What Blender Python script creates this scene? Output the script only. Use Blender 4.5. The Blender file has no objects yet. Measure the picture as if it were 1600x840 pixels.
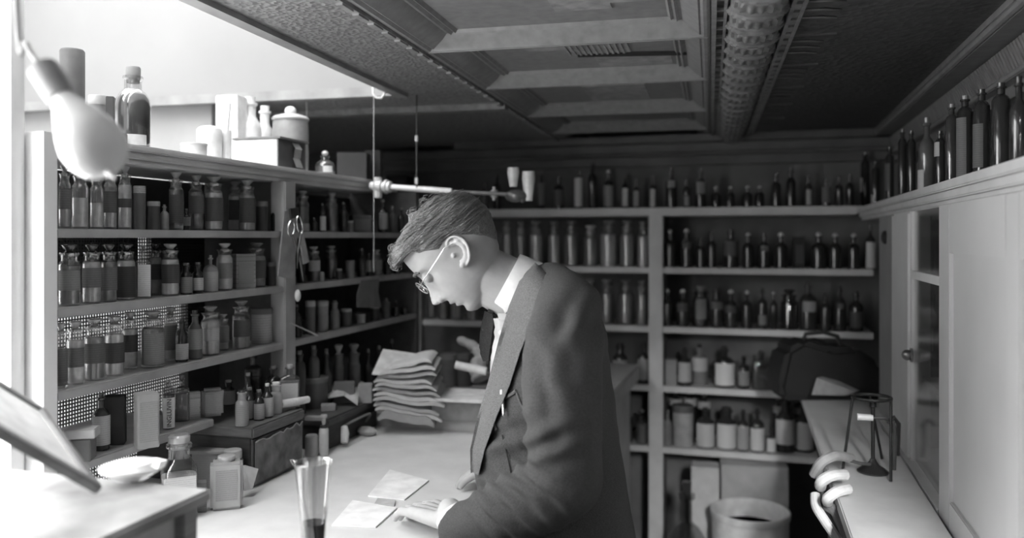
import bpy, bmesh, math, random
from mathutils import Vector, Matrix, noise
random.seed(7)
PI = math.pi
S = bpy.context.scene
# ------------------------------------------------------------------ camera
H = 1.55                      # camera height
FPX, HOR = 1300.0, 371.0      # focal length in pixels of the 1600 px frame, horizon row
TH = math.atan(390/FPX)
sT, cT = math.sin(TH), math.cos(TH)
cd = bpy.data.cameras.new('camera'); cam = bpy.data.objects.new('camera', cd)
S.collection.objects.link(cam); S.camera = cam
cam.location = (0, 0, H); cam.rotation_euler = (PI/2, 0, TH)
cd.sensor_width = 36; cd.lens = 36*FPX/1600; cd.shift_y = -49/1600
cd.clip_start = 0.05
cd.dof.use_dof = True; cd.dof.focus_distance = 1.75; cd.dof.aperture_fstop = 2.0
# ------------------------------------------------------------------ light, exposure
S.view_settings.view_transform = 'Standard'; S.view_settings.look = 'None'
S.view_settings.gamma = 1; S.view_settings.use_curve_mapping = False
S.view_settings.exposure = 0.1
S.cycles.transparent_max_bounces = 16
W = bpy.data.worlds.new('World'); S.world = W; W.use_nodes = True
W.node_tree.nodes['Background'].inputs[0].default_value = (1, 1, 1, 1)
W.node_tree.nodes['Background'].inputs[1].default_value = 0.05
PANE_E, SKY_E, SCREEN_E = 9.5, 6.2, .7     # window pane, skylight glass, pane behind the wire screen
def area(name, loc, look, sx, sy, power):
    l = bpy.data.lights.new(name, 'AREA'); l.shape = 'RECTANGLE'; l.size = sx; l.size_y = sy; l.energy = power
    o = bpy.data.objects.new(name, l); S.collection.objects.link(o); o.location = loc
    o.rotation_euler = (Vector(look)-Vector(loc)).to_track_quat('-Z', 'Y').to_euler(); return o
area('left_shelf_fill', (-0.95, -0.9, 1.85), (-0.95, 1.9, 1.05), 0.6, .9, 3.5)  # added fill light from behind the camera, aimed along the left shelves

l2 = area('right_counter_fill', (.46, -.1, 1.92), (.40, 2.3, .75), .2, .4, 10); l2.data.spread = math.radians(38)  # added narrow fill to brighten the right counter, no window stands there
# ------------------------------------------------------------------ helpers
def P(u, v, t):
    k = (u-800)/FPX
    return Vector(((-sT+k*cT)*t, (cT+k*sT)*t, H-(v-HOR)/FPX*t))
def tX(u, X):
    k = (u-800)/FPX; return X/(-sT+k*cT)
def tY(u, Y):
    k = (u-800)/FPX; return Y/(cT+k*sT)
def onZ(u, v, z):
    return P(u, v, (H-z)*FPX/(v-HOR))
CAMR = Vector((cT, sT, 0)); CAMF = Vector((-sT, cT, 0)); UP = Vector((0, 0, 1))

MATS = {}
def mat(g, rough=0.6, kind='plain', scale=30, amt=0.15, bump=0.0, metal=0.0, coat=0.0, emit=0.0):
    key = (g, rough, kind, scale, amt, bump, metal, coat, emit)
    if key in MATS: return MATS[key]
    m = bpy.data.materials.new('%s_%03d' % (kind, int(g*100))); m.use_nodes = True
    nt = m.node_tree; N = nt.nodes; L = nt.links
    b = N['Principled BSDF']; out = N['Material Output']
    b.inputs['Base Color'].default_value = (g, g, g, 1); b.inputs['Roughness'].default_value = rough
    b.inputs['Metallic'].default_value = metal; b.inputs['Coat Weight'].default_value = coat
    tc = N.new('ShaderNodeTexCoord')
    def ramp(src, a, c, p0=0.3, p1=0.7):
        r = N.new('ShaderNodeValToRGB'); r.color_ramp.elements[0].position = p0; r.color_ramp.elements[1].position = p1
        r.color_ramp.elements[0].color = (a, a, a, 1); r.color_ramp.elements[1].color = (c, c, c, 1)
        L.new(src, r.inputs[0]); return r.outputs[0]
    def nz(sc, det=4, stretch=None):
        n = N.new('ShaderNodeTexNoise'); n.inputs['Scale'].default_value = sc; n.inputs['Detail'].default_value = det
        if stretch:
            mp = N.new('ShaderNodeMapping'); mp.inputs['Scale'].default_value = stretch
            L.new(tc.outputs['Object'], mp.inputs[0]); L.new(mp.outputs[0], n.inputs['Vector'])
        else: L.new(tc.outputs['Object'], n.inputs['Vector'])
        return n.outputs['Fac']
    src = None
    if kind == 'glass':
        N.remove(b)
        tr = N.new('ShaderNodeBsdfTransparent'); tr.inputs[0].default_value = (g, g, g, 1)
        gl = N.new('ShaderNodeBsdfGlossy'); gl.inputs['Roughness'].default_value = rough; gl.inputs[0].default_value = (.9, .9, .9, 1)
        lw = N.new('ShaderNodeLayerWeight'); lw.inputs[0].default_value = 0.35
        mr = N.new('ShaderNodeMapRange'); mr.inputs[3].default_value = .03 if g > .95 else .14 if rough < .2 else .20; mr.inputs[4].default_value = 0.75
        mx = N.new('ShaderNodeMixShader'); L.new(lw.outputs['Facing'], mr.inputs[0])
        pw = N.new('ShaderNodeMath'); pw.operation = 'POWER'; pw.inputs[1].default_value = 2.0
        L.new(lw.outputs['Facing'], pw.inputs[0]); L.new(pw.outputs[0], mr.inputs[0])
        L.new(mr.outputs[0], mx.inputs[0]); L.new(tr.outputs[0], mx.inputs[1]); L.new(gl.outputs[0], mx.inputs[2])
        L.new(mx.outputs[0], out.inputs[0])
        MATS[key] = m; return m
    if kind == 'emit':
        b.inputs['Emission Color'].default_value = (1, 1, 1, 1); b.inputs['Emission Strength'].default_value = emit
    elif kind in ('plain', 'paint', 'cloth', 'tin', 'powder', 'skin', 'wood', 'hair', 'paper'):
        if kind == 'wood': src = nz(scale, 5, (1, 1, 8)) if amt >= 0 else nz(scale)
        elif kind == 'hair': src = nz(scale, 3, (1, 7, 7))
        else: src = nz(scale)
        a = abs(amt)
        L.new(ramp(src, g*(1-a), min(1, g*(1+a))), b.inputs['Base Color'])
        if kind == 'tin':                      # pressed, pebbled tin
            v1 = N.new('ShaderNodeTexVoronoi'); v1.inputs['Scale'].default_value = scale*2; L.new(tc.outputs['Object'], v1.inputs['Vector'])
            src = v1.outputs['Distance']
        if kind == 'cloth': src = nz(900, 2)
    elif kind == 'print':                      # label with rows of illegible small print
        sp = N.new('ShaderNodeSeparateXYZ'); L.new(tc.outputs['Object'], sp.inputs[0])
        w = N.new('ShaderNodeMath'); w.operation = 'MULTIPLY'; w.inputs[1].default_value = scale*6.28; L.new(sp.outputs['Z'], w.inputs[0])
        sn = N.new('ShaderNodeMath'); sn.operation = 'SINE'; L.new(w.outputs[0], sn.inputs[0])
        n2 = nz(260, 2)
        mu = N.new('ShaderNodeMath'); mu.operation = 'MULTIPLY'; L.new(sn.outputs[0], mu.inputs[0]); L.new(n2, mu.inputs[1])
        L.new(ramp(mu.outputs[0], g, g*(1-amt) if amt > 0 else min(1, g*(1-amt)), .3, .42), b.inputs['Base Color'])
        src = None
    elif kind == 'weave':
        src = nz(700, 2); L.new(ramp(src, g*.6, min(1, g*1.35), .35, .65), b.inputs['Base Color'])
    if kind == 'skin': b.inputs['Subsurface Weight'].default_value = 0.08; b.inputs['Subsurface Radius'].default_value = (.01, .01, .01)
    if bump and src is not None:
        bp = N.new('ShaderNodeBump'); bp.inputs['Strength'].default_value = bump; bp.inputs['Distance'].default_value = 0.004
        L.new(src, bp.inputs['Height']); L.new(bp.outputs[0], b.inputs['Normal'])
    MATS[key] = m; return m

class MB:
    def __init__(s): s.v = []; s.f = []
    def add(s, vs, fs):
        n = len(s.v); s.v += [tuple(x) for x in vs]; s.f += [tuple(i+n for i in f) for f in fs]; return s
    def box(s, lo, hi, M=None):
        x0, y0, z0 = lo; x1, y1, z1 = hi
        vs = [Vector(p) for p in ((x0,y0,z0),(x1,y0,z0),(x1,y1,z0),(x0,y1,z0),(x0,y0,z1),(x1,y0,z1),(x1,y1,z1),(x0,y1,z1))]
        if M is not None: vs = [M @ p for p in vs]
        return s.add(vs, [(3,2,1,0),(4,5,6,7),(0,1,5,4),(1,2,6,5),(2,3,7,6),(3,0,4,7)])
    def lathe(s, prof, n=20, M=None, sx=1, sy=1, power=2):
        vs = []
        for r, z in prof:
            for i in range(n):
                a = 2*PI*i/n; ca, sa = math.cos(a), math.sin(a)
                if power != 2:
                    ca = math.copysign(abs(ca)**(2/power), ca); sa = math.copysign(abs(sa)**(2/power), sa)
                vs.append(Vector((r*ca*sx, r*sa*sy, z)))
        if M is not None: vs = [M @ p for p in vs]
        fs = []
        for j in range(len(prof)-1):
            for i in range(n):
                k = (i+1) % n; fs.append((j*n+i, j*n+k, (j+1)*n+k, (j+1)*n+i))
        if prof[0][0] > 1e-6: fs.append(tuple(reversed(range(n))))
        if prof[-1][0] > 1e-6: fs.append(tuple((len(prof)-1)*n+i for i in range(n)))
        return s.add(vs, fs)
    def tube(s, pts, r, n=8, caps=True):
        pts = [Vector(p) for p in pts]; m = len(pts)
        rs = r if isinstance(r, (list, tuple)) else [r]*m
        up = None; rings = []
        for i, p in enumerate(pts):
            d = (pts[min(i+1, m-1)]-pts[max(i-1, 0)]).normalized()
            if up is None:
                up = Vector((0, 0, 1)) if abs(d.z) < .9 else Vector((1, 0, 0))
            x = d.cross(up).normalized(); up = x.cross(d).normalized()
            rings.append([p+(x*math.cos(2*PI*k/n)+up*math.sin(2*PI*k/n))*rs[i] for k in range(n)])
        vs = [q for R in rings for q in R]; fs = []
        for j in range(m-1):
            for i in range(n):
                k = (i+1) % n; fs.append((j*n+i, j*n+k, (j+1)*n+k, (j+1)*n+i))
        if caps: fs += [tuple(reversed(range(n))), tuple((m-1)*n+i for i in range(n))]
        return s.add(vs, fs)
    def ball(s, c, r, n=12, sc=(1, 1, 1), M=None):
        m = n//2; prof = [(max(1e-7, r*math.sin(PI*i/m)), -r*math.cos(PI*i/m)) for i in range(m+1)]
        T = Matrix.Translation(Vector(c)) @ (M or Matrix.Identity(4)) @ Matrix.Diagonal((sc[0], sc[1], sc[2], 1))
        return s.lathe(prof, n, T)
    def cap(s, p0, r0, p1, r1, n=14):      # tapered capsule
        p0, p1 = Vector(p0), Vector(p1); d = (p1-p0); L = max(d.length, 1e-5)
        M = Matrix.Translation(p0) @ d.to_track_quat('Z', 'Y').to_matrix().to_4x4()
        pr = [(max(1e-6, r0*math.sin(a)), -r0*math.cos(a)) for a in (0, .5, 1.0, 1.3)]
        pr += [(r0, 0), (r1, L)] + [(max(1e-6, r1*math.cos(a)), L+r1*math.sin(a)) for a in (.3, .6, 1.0, PI/2)]
        return s.lathe(pr, n, M)
    def quad(s, a, b, c, d): return s.add([a, b, c, d], [(0, 1, 2, 3)])
    def prism(s, pts, vec):                 # polygon outline extruded by vec
        n = len(pts); vec = Vector(vec); vs = [Vector(p) for p in pts]; vs += [p+vec for p in vs]
        return s.add(vs, [tuple(range(n-1, -1, -1)), tuple(range(n, 2*n))]+[(i, (i+1) % n, (i+1) % n+n, i+n) for i in range(n)])
    def mesh(s, name, smooth=35, bevel=0.0):
        me = bpy.data.meshes.new(name); me.from_pydata(s.v, [], s.f)
        bm = bmesh.new(); bm.from_mesh(me)
        if bevel:
            bmesh.ops.bevel(bm, geom=list(bm.edges), offset=bevel, segments=2, affect='EDGES', clamp_overlap=True)
        bmesh.ops.recalc_face_normals(bm, faces=bm.faces); bm.to_mesh(me); bm.free()
        if smooth:
            me.shade_smooth(); me.set_sharp_from_angle(angle=math.radians(smooth))
        return me
def link(name, data, m=None, parent=None, loc=None, rotz=0):
    o = bpy.data.objects.new(name, data); S.collection.objects.link(o)
    if m is not None and data is not None:
        data.materials.clear(); data.materials.append(m)
    if parent is not None: o.parent = parent
    if loc is not None: o.location = loc
    if rotz: o.rotation_euler = (0, 0, rotz)
    return o
def tag(o, label, cat, group=None, kind=None):
    o['label'] = label; o['category'] = cat
    if group: o['group'] = group
    if kind: o['kind'] = kind
    return o
def struct(name, mb, m, smooth=35, bevel=0):
    o = link(name, mb.mesh(name, smooth, bevel), m); o['kind'] = 'structure'; return o
def thing(name, label, cat, loc=(0, 0, 0), rotz=0, group=None):
    o = link(name, None, loc=loc, rotz=rotz); return tag(o, label, cat, group)
def part(name, mb, m, parent, smooth=35, bevel=0, label=None):
    o = link(name, mb.mesh(name, smooth, bevel), m, parent)
    if label: o['label'] = label
    return o
def one(name, mb, m, label, cat, group=None, smooth=35, bevel=0, loc=None, rotz=0):
    return tag(link(name, mb.mesh(name, smooth, bevel), m, None, loc, rotz), label, cat, group)

# ------------------------------------------------------------------ shared materials
M_SHELF = mat(.36, .55, 'paint', 12, .18, .1)
M_SHELFR = mat(.62, .5, 'paint', 10, .1)
M_WALL = mat(.14, .8, 'paint', 6, .2)
M_WHITE = mat(.80, .5, 'paint', 8, .05)
M_DARKW = mat(.05, .45, 'wood', 30, .4)
M_COUNTER = mat(.74, .45, 'paint', 14, .06)
M_GLASS = mat(.86, .12, 'glass')
M_GLASSD = mat(.45, .04, 'glass'); M_JAR = mat(.86, .22, 'glass')
M_AMBER = mat(.025, .10, 'plain', coat=.6)
M_CORK = mat(.22, .9, 'plain', 200, .3)
M_IRON = mat(.02, .4, 'plain')
M_BRASS = mat(.35, .3, 'plain', metal=.9)
M_PAPER = mat(.78, .8, 'paper', 60, .06)
M_TIN = mat(.22, .5, 'tin', 45, .3, .9)
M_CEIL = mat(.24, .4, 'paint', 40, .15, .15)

# ------------------------------------------------------------------ the room
LS = .787
A, B, R = -1.22, 3.60, .369        # fronts of left, back and right shelving
ZT, DR = .97, .45                  # counter height, ceiling above the camera
ZC = H+DR
struct('floor', MB().box((-3.2, -1.6, -.05), (1.3, 4.2, 0)), mat(.12, .6, 'wood', 10, .3))
struct('wall_back', MB().box((-3.2, 3.93, 0), (1.3, 4.03, ZC+.1)), M_WALL)
struct('wall_right', MB().box((.78, -1.6, 0), (.88, 3.93, ZC+.1)), M_WALL)
wl = MB()                          # left wall: the front room lies beyond the shelf partition
wl.box((-2.62, 1.0, 0), (-2.52, 3.93, ZC+.03))
struct('wall_left', wl, mat(.75, .8, 'paint', 5, .1))
# near left: white window wall between the camera side and the shelf unit
ww = MB(); ww.box((-1.36, -1.6, 0), (-1.26, 1.17, .92)); ww.box((-1.36, -1.6, 2.28), (-1.26, 1.17, 2.6)); ww.box((-1.36, -1.6, .92), (-1.26, .05, 2.28)); ww.box((-1.36, 1.155, .92), (-1.26, 1.172, 2.28))
struct('wall_left_front', ww, M_WHITE)
wf = MB()
for y0, y1 in ((.05, .09), (.60, .63), (1.135, 1.155)): wf.box((-1.30, y0, .98), (-1.25, y1, 2.23))
for z0, z1 in ((.93, .98), (2.23, 2.28)): wf.box((-1.30, .05, z0), (-1.25, 1.155, z1))
wfo = struct('window_1', wf, M_WHITE)
part('pane', MB().box((-1.29, .09, .98), (-1.283, 1.135, 2.23)), mat(.9, .5, 'emit', emit=PANE_E), wfo)
# ceiling frame, turned a little from the shelving
AC = TH-math.atan(310/FPX); EX = Vector((math.cos(AC), math.sin(AC), 0)); EY = Vector((-math.sin(AC), math.cos(AC), 0))
def C(x, y, z=0): return EX*x+EY*y+Vector((0, 0, ZC+z))
CM = Matrix.Translation((0, 0, ZC)) @ Matrix.Rotation(AC, 4, 'Z')
XS, XF, YW = -.944, -.668, 2.43
struct('ceiling', MB().box((XS, -1.6, 0), (XF, 4.1, .05), CM).box((-2.4, YW+.05, 0), (XS, 4.1, .05), CM), M_TIN, 0)
struct('wall_far', MB().box((-2.4, 2.485, -1.0), (-1.63, 2.52, 0), CM), mat(.42, .8, 'paint', 5, .1))
# raised skylight well over the left side
well = MB()
well.box((-2.4, YW, 0), (XS, YW+.05, .85), CM); well.box((XS, -1.6, .05), (XS+.04, YW+.05, .85), CM); well.box((-2.45, -1.6, 0), (-2.4, YW+.05, .85), CM)
struct('skylight_well', well, mat(.30, .8, 'paint', 5, .03))
sk = struct('skylight_frame', MB().box((-2.4, -1.6, .86), (XS, -1.5, .9), CM).box((-2.4, .4, .86), (XS, .46, .9), CM).box((-2.4, YW-.05, .86), (XS, YW+.05, .9), CM), M_WHITE)
part('skylight_glass', MB().box((-2.4, -1.6, .875), (XS, YW, .885), CM), mat(.9, .5, 'emit', emit=SKY_E), sk)
struct('trim_1', MB().box((XS-.012, -1.6, -.012), (XS+.022, YW+.03, .03), CM).box((-2.4, YW-.01, -.01), (XS, YW+.02, .02), CM), mat(.3, .5, 'paint', 12, .2))
# coffers
cf = MB(); ridges = [-.15, .37, .88, 1.39, 1.90, 2.41, 3.0, 3.5, 4.05]
prof = [(0, 0), (.007, -.006), (.014, -.006), (.02, 0), (.024, -.002), (.030, .003), (.038, .008), (.050, .017), (.06, .028), (.066, .028), (.072, .022), (.078, .028), (.084, .024), (.09, .032), (.1, .032)]
for a, b in zip(ridges, ridges[1:]):
    rings = []
    for ins, z in prof:
        iy = ins*.62
        rings.append([C(XF+ins*1.1, a+iy, z), C(0-ins, a+iy, z), C(0-ins, b-iy, z), C(XF+ins*1.1, b-iy, z)])
    vs = [p for r in rings for p in r]; fs = []
    for j in range(len(rings)-1):
        for i in range(4):
            k = (i+1) % 4; fs.append((j*4+i, (j+1)*4+i, (j+1)*4+k, j*4+k))
    n = (len(rings)-1)*4; fs.append((n, n+3, n+2, n+1)); cf.add(vs, fs)
struct('ceiling_coffers', cf, M_CEIL, 20)
# thin beads with ticks beside the coffers
bd = MB(); bd.box((XF-.022, -1, -.008), (XF-.004, 4.05, .004), CM); bd.box((.002, -1, -.010), (.012, 4.05, .004), CM); bd.box((.026, -1, -.008), (.032, 4.05, .004), CM)
y = -.8
while y < 4.0:
    bd.box((.012, y, -.007), (.026, y+.008, .002), CM); bd.box((XF-.02, y, -.012), (XF-.006, y+.05, 0), CM); y += .075
for xx in (.150, .170): bd.box((xx, -1, -.010), (xx+.008, 4.05, .004), CM)
y = -.8
while y < 4.0:
    bd.box((.158, y, -.008), (.170, y+.04, .002), CM); y += .06
for yy in (2.70,): bd.box((-.95, yy, -.02), (XF, yy+.05, .004), CM); bd.box((-2.3, 2.70, -.02), (-.95, 2.75, .004), CM)
struct('trim_2', bd, mat(.26, .4, 'paint', 30, .3), 0)
# tin patches on the coffer panels
pt = MB()
for (x0, y0, x1, y1) in ((-.46, 1.98, -.36, 2.10), (-.30, 2.20, -.10, 2.33), (-.36, 2.0, -.20, 2.16), (-.32, 1.52, -.2, 1.74), (-.2, 1.55, -.08, 1.7), (-.40, 2.62, -.2, 2.9)):
    pt.box((x0, y0, .029), (x1, y1, .0325), CM @ Matrix.Translation((0, 0, 0)))
for i in range(11): pt.box((-.36+i*.014, 2.01, .026), (-.354+i*.014, 2.16, .030), CM)
struct('trim_3', pt, mat(.33, .5, 'tin', 30, .3, .2), 0)
struct('trim_4', MB().prism([C(-.34, 2.175, .025), C(-.06, 2.215, .025), C(-.06, 2.19, .025), C(-.2, 2.168, .025)], (0, 0, .008)), mat(.02, .9), 0)
# ornamental half-round beam
X0, X1, RB = .034, .146, .058; ob = MB(); NA = 44; ys = [.3+i*.006 for i in range(620)]
def relief(a, y):                       # a 0..1 across, y along: swags, shields, ribs
    q = (y/.118) % 1.0; c = abs(a-.5)*2
    sw = (q+.35*(1-c*c)) % 1.0
    h = .010*math.exp(-((sw-.25)/.05)**2)+.007*math.exp(-((sw-.42)/.035)**2)+.006*math.exp(-((sw-.1)/.03)**2)
    if c < .42 and .52 < sw < .92: h += .005+.004*math.cos(a*62)
    if .55 < c < .75 and .5 < sw < .95: h += .003*math.cos(c*90)
    return h
vs = []
for y in ys:
    for i in range(NA+1):
        a = i/NA; an = PI*a; rr = RB+relief(a, y)-.003
        vs.append(C((X0+X1)/2-rr*.97*math.cos(an), y, -rr*.62*math.sin(an)))
fs = [(j*(NA+1)+i, (j+1)*(NA+1)+i, (j+1)*(NA+1)+i+1, j*(NA+1)+i+1) for j in range(len(ys)-1) for i in range(NA)]
ob.add(vs, fs); struct('trim_5', ob, mat(.20, .35, 'paint', 40, .35), 60)
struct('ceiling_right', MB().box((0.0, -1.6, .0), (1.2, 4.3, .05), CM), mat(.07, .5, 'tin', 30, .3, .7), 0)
# embossed ribs on the dark ceiling
rb = MB(); rnd = random.Random(3)
for i in range(9):
    y = .95+i*.33
    rb.box((.18, y, -.004), (.27, y+.006, .001), CM)
    for j in range(3): rb.tube([C(.182, y+.06+j*.06, -.001), C(.22, y+.055+j*.06, -.003), C(.25, y+.075+j*.06, -.001)], .003, 5)
for yy in (1.62,): rb.box((.2, yy, -.002), (.62, yy+.004, .001), CM)
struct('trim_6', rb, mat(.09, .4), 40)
# cornice on the right: beads, dentils
co = MB(); cx = .505
for x0, x1, z0, z1 in ((cx-.06, .80, -.014, .0), (cx-.045, .80, -.03, -.014), (cx+.03, .80, -.088, -.03), (cx+.02, .80, -.10, -.088), (cx+.045, .80, -.13, -.10)):
    co.box((x0, -.5, ZC+z0), (x1, 3.93, ZC+z1))
co.tube([(cx-.05, -.5, ZC-.02), (cx-.05, 3.9, ZC-.02)], .009, 8); co.tube([(cx+.018, -.5, ZC-.095), (cx+.018, 3.9, ZC-.095)], .008, 8)
y = .2
while y < 3.9:
    co.prism([(cx+.004, y, ZC-.034), (cx+.004, y+.013, ZC-.034), (cx+.024, y+.013, ZC-.084), (cx+.024, y, ZC-.084)], (.03, 0, 0)); y += .022
struct('trim_7', co, mat(.22, .4, 'paint', 25, .2), 30)
bc = MB(); bc.box((-1.4, 3.70, ZC-.03), (.6, 3.93, ZC)); bc.box((-1.9, 3.78, ZC-.075), (.6, 3.93, ZC-.03)); bc.box((-1.9, 3.84, ZC-.12), (.6, 3.93, ZC-.075)); bc.tube([(-1.9, 3.78, ZC-.075), (.6, 3.78, ZC-.075)], .01)
struct('trim_8', bc, mat(.12, .5, 'paint', 8, .2), 30)

# ------------------------------------------------------------------ shelving units
ZL = [H+.24*LS, H+.021*LS, H-.164*LS, H-.356*LS, H-.535*LS]           # left shelf tops
lu = thing('shelving_unit', 'grey painted wooden shelf unit along the left side with a wire screen back', 'shelves', (A, 2.4, 0))
def lpart(name, mb, m, **k):
    o = part(name, mb, m, lu, **k); o.matrix_parent_inverse = Matrix.Translation((-A, -2.4, 0)); return o
Y0, Y1, YP, SD = 1.205, 2.85, 1.975, .27
ts = MB(); ts.box((A-SD, Y0, ZL[0]-.013), (A+.003, 2.50, ZL[0])); ts.box((A-SD, Y0, ZL[0]-.028), (A-.006, 2.495, ZL[0]-.013)); ts.box((A-SD, Y0, ZL[0]-.038), (A-.014, 2.49, ZL[0]-.028))
ts.box((A-SD, 2.50, ZL[0]-.02), (A-.07, 2.83, ZL[0]))
lpart('shelf', ts, M_SHELFR, bevel=.003, label='light top shelf with moulded edge')
for i, z in enumerate(ZL[1:]):
    lpart('shelf', MB().box((A-SD, Y0, z-.017), (A, Y1 if i < 3 else 1.655, z)), M_SHELF, bevel=.002)
lpart('post', MB().box((A-.04, YP-.027, ZT+.001), (A+.005, YP+.027, ZL[0]-.038)), M_SHELF, bevel=.003)
lpart('post', MB().box((A-SD, 2.835, ZT+.04), (A, 2.865, ZL[0]-.02)), mat(.12, .6), bevel=.002)
lpart('divider', MB().box((A-SD+.01, YP-.01, ZT+.001), (A-.045, YP+.005, ZL[0]-.04)), mat(.16, .6))
lpart('post', MB().box((A-.08, Y0-.03, ZT+.001), (A+.0, Y0, ZL[0])), M_WHITE)
bx0, bx1 = A-SD-.012, A-SD
lpart('back_board', MB().box((bx0, Y0, ZL[1]), (bx1, Y1, ZL[0]-.04)).box((bx0, YP, ZT+.04), (bx1, Y1, ZL[1])).box((bx0, Y0, ZL[2]), (bx1, 1.715, ZL[1])).box((bx0, 1.765, ZL[2]), (bx1, YP, ZL[1])).box((bx0, 1.90, ZT), (bx1, YP, ZL[2])), mat(.05, .7))
wm = MB(); y = Y0
while y < YP: wm.box((bx1+.001, y, ZT), (bx1+.0035, y+.0032, ZL[1])); y += .0082
z = ZT
while z < ZL[1]: wm.box((bx1+.0035, Y0, z), (bx1+.006, YP, z+.0032)); z += .0082
lpart('wire_screen', wm, mat(.06, .4), smooth=0)
pn = struct('window_2', MB().box((-1.70, 1.0, .5), (-1.64, 2.1, .56)).box((-1.70, 1.0, 1.58), (-1.64, 2.1, 1.64)), M_WHITE)
part('pane', MB().box((-1.68, 1.0, .56), (-1.67, 2.1, 1.58)), mat(.9, .5, 'emit', emit=SCREEN_E), pn)

ZB = [H+.128, H-.128, H-.382, H-.636, H-.898]
bu = thing('shelving_unit', 'wide painted shelf unit across the back wall, filled with bottles', 'shelves', (0, B, 0))
def bpart(name, mb, m, **k):
    o = part(name, mb, m, bu, **k); o.matrix_parent_inverse = Matrix.Translation((0, -B, 0)); return o
def bx(u): return tY(u, B)*(-sT+(u-800)/FPX*cT)
tb = MB(); tb.box((-1.80, B-.005, ZB[0]-.024), (R+.02, B+.31, ZB[0])); tb.box((-1.80, B+.004, ZB[0]-.034), (R, B+.3, ZB[0]-.024))
bpart('shelf', tb, M_SHELFR, bevel=.003)
xp0, xp1 = bx(1014), bx(1036)
for i, z in enumerate(ZB[1:]):
    xr = (R+.06, R+.06, bx(1226), bx(1280))[i]
    bpart('shelf', MB().box((-1.54, B, z-.025), (xp0, B+.3, z)), M_SHELFR, bevel=.002)
    bpart('shelf', MB().box((xp1, B, z-.025), (xr, B+.3, z)), M_SHELFR, bevel=.002)
bpart('post', MB().box((xp0, B-.012, 0), (xp1, B+.03, ZB[0]-.034)), M_SHELFR, bevel=.004)
bpart('divider', MB().box((xp0+.015, B+.03, 0), (xp1-.015, B+.3, ZB[0]-.034)), mat(.3, .6))
bpart('post', MB().box((bx(648), B-.01, .9), (bx(660), B+.03, ZB[0]-.03)), mat(.2, .6), bevel=.003)
bpart('back_board', MB().box((-1.55, B+.3, 0), (R+.4, B+.32, H+.35)), mat(.17, .8, 'paint', 5, .3))

ru = thing('cupboard', 'white painted glazed cupboard with a panelled door on the right', 'cupboard', (R, 2.4, 0))
def rpart(name, mb, m, par=None, **k):
    o = part(name, mb, m, par or ru, **k)
    if par is None: o.matrix_parent_inverse = Matrix.Translation((-R, -2.4, 0))
    return o
ZR = H+.119
tr = MB(); tr.box((R-.004, .3, ZR-.02), (R+.36, B-.01, ZR)); tr.box((R+.004, .3, ZR-.038), (R+.355, B-.012, ZR-.0201)); tr.box((R+.012, .3, ZR-.05), (R+.35, B-.014, ZR-.0381))
rpart('shelf', tr, M_SHELFR, bevel=.003, label='light top shelf carrying tall dark bottles')
rpart('post', MB().box((R-.004, 2.37, ZT), (R+.05, 2.66, ZR-.05)), mat(.74, .45, 'paint', 8, .05), bevel=.006, label='broad white post')
rpart('side_panel', MB().box((R+.006, 2.66, ZT), (R+.03, 3.0, ZR-.05)), mat(.30, .6, 'paint', 8, .1))
rpart('cupboard_floor', MB().box((R-.010, 1.96, ZT-.03), (R+.33, 3.4, ZT)), M_WHITE)
rpart('plinth', MB().box((R+.0, 1.96, 0), (R+.33, 3.4, ZT-.031)), M_WHITE)
rpart('back_board', MB().box((R+.33, 1.1, ZT), (R+.35, B, ZR-.05)), mat(.45, .7))
for zz in (H-.098, H-.36): rpart('inner_shelf', MB().box((R+.03, 1.95, zz-.014), (R+.33, 2.37, zz)), M_SHELFR)
dr = MB(); yd0, yd1 = .9, 1.955
dr.box((R, yd0, .1), (R+.022, yd1, ZR-.052))
door = rpart('door', dr, mat(.58, .4, 'paint', 8, .03), bevel=.003)
fr = MB()
for (y0, y1, z0, z1) in ((yd1-.1, yd1, .1, ZR-.052), (yd0, yd0+.09, .1, ZR-.052), (1.38, 1.45, .1, ZR-.052), (yd0+.09, 1.38, ZR-.15, ZR-.052), (1.45, yd1-.1, ZR-.15, ZR-.052), (yd0+.09, 1.38, .92, 1.02), (1.45, yd1-.1, .92, 1.02)):
    fr.box((R-.008, y0, z0), (R+.002, y1, z1))
rpart('door_frame', fr, mat(.60, .4, 'paint', 8, .03), bevel=.002)
gd = MB(); gd.box((R+.002, 1.965, ZT+.01), (R+.018, 1.985, ZR-.052)); gd.box((R+.002, 2.35, ZT+.01), (R+.018, 2.37, ZR-.052)); gd.box((R+.002, 1.985, H-.105), (R+.018, 2.35, H-.085))
gdo = rpart('glazed_door', gd, M_WHITE)
gp = part('pane', MB().box((R+.008, 1.985, ZT+.01), (R+.011, 2.35, ZR-.052)), M_GLASS, gdo); gp.matrix_parent_inverse = Matrix()
kb = MB(); kb.ball((R-.012, 2.33, H-.30), .014); kb.lathe([(.018, 0), (.018, .005)], 14, Matrix.Translation((R, 2.33, H-.30)) @ Matrix.Rotation(-PI/2, 4, 'Y'))
part('knob', kb, M_BRASS, gdo)

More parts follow.
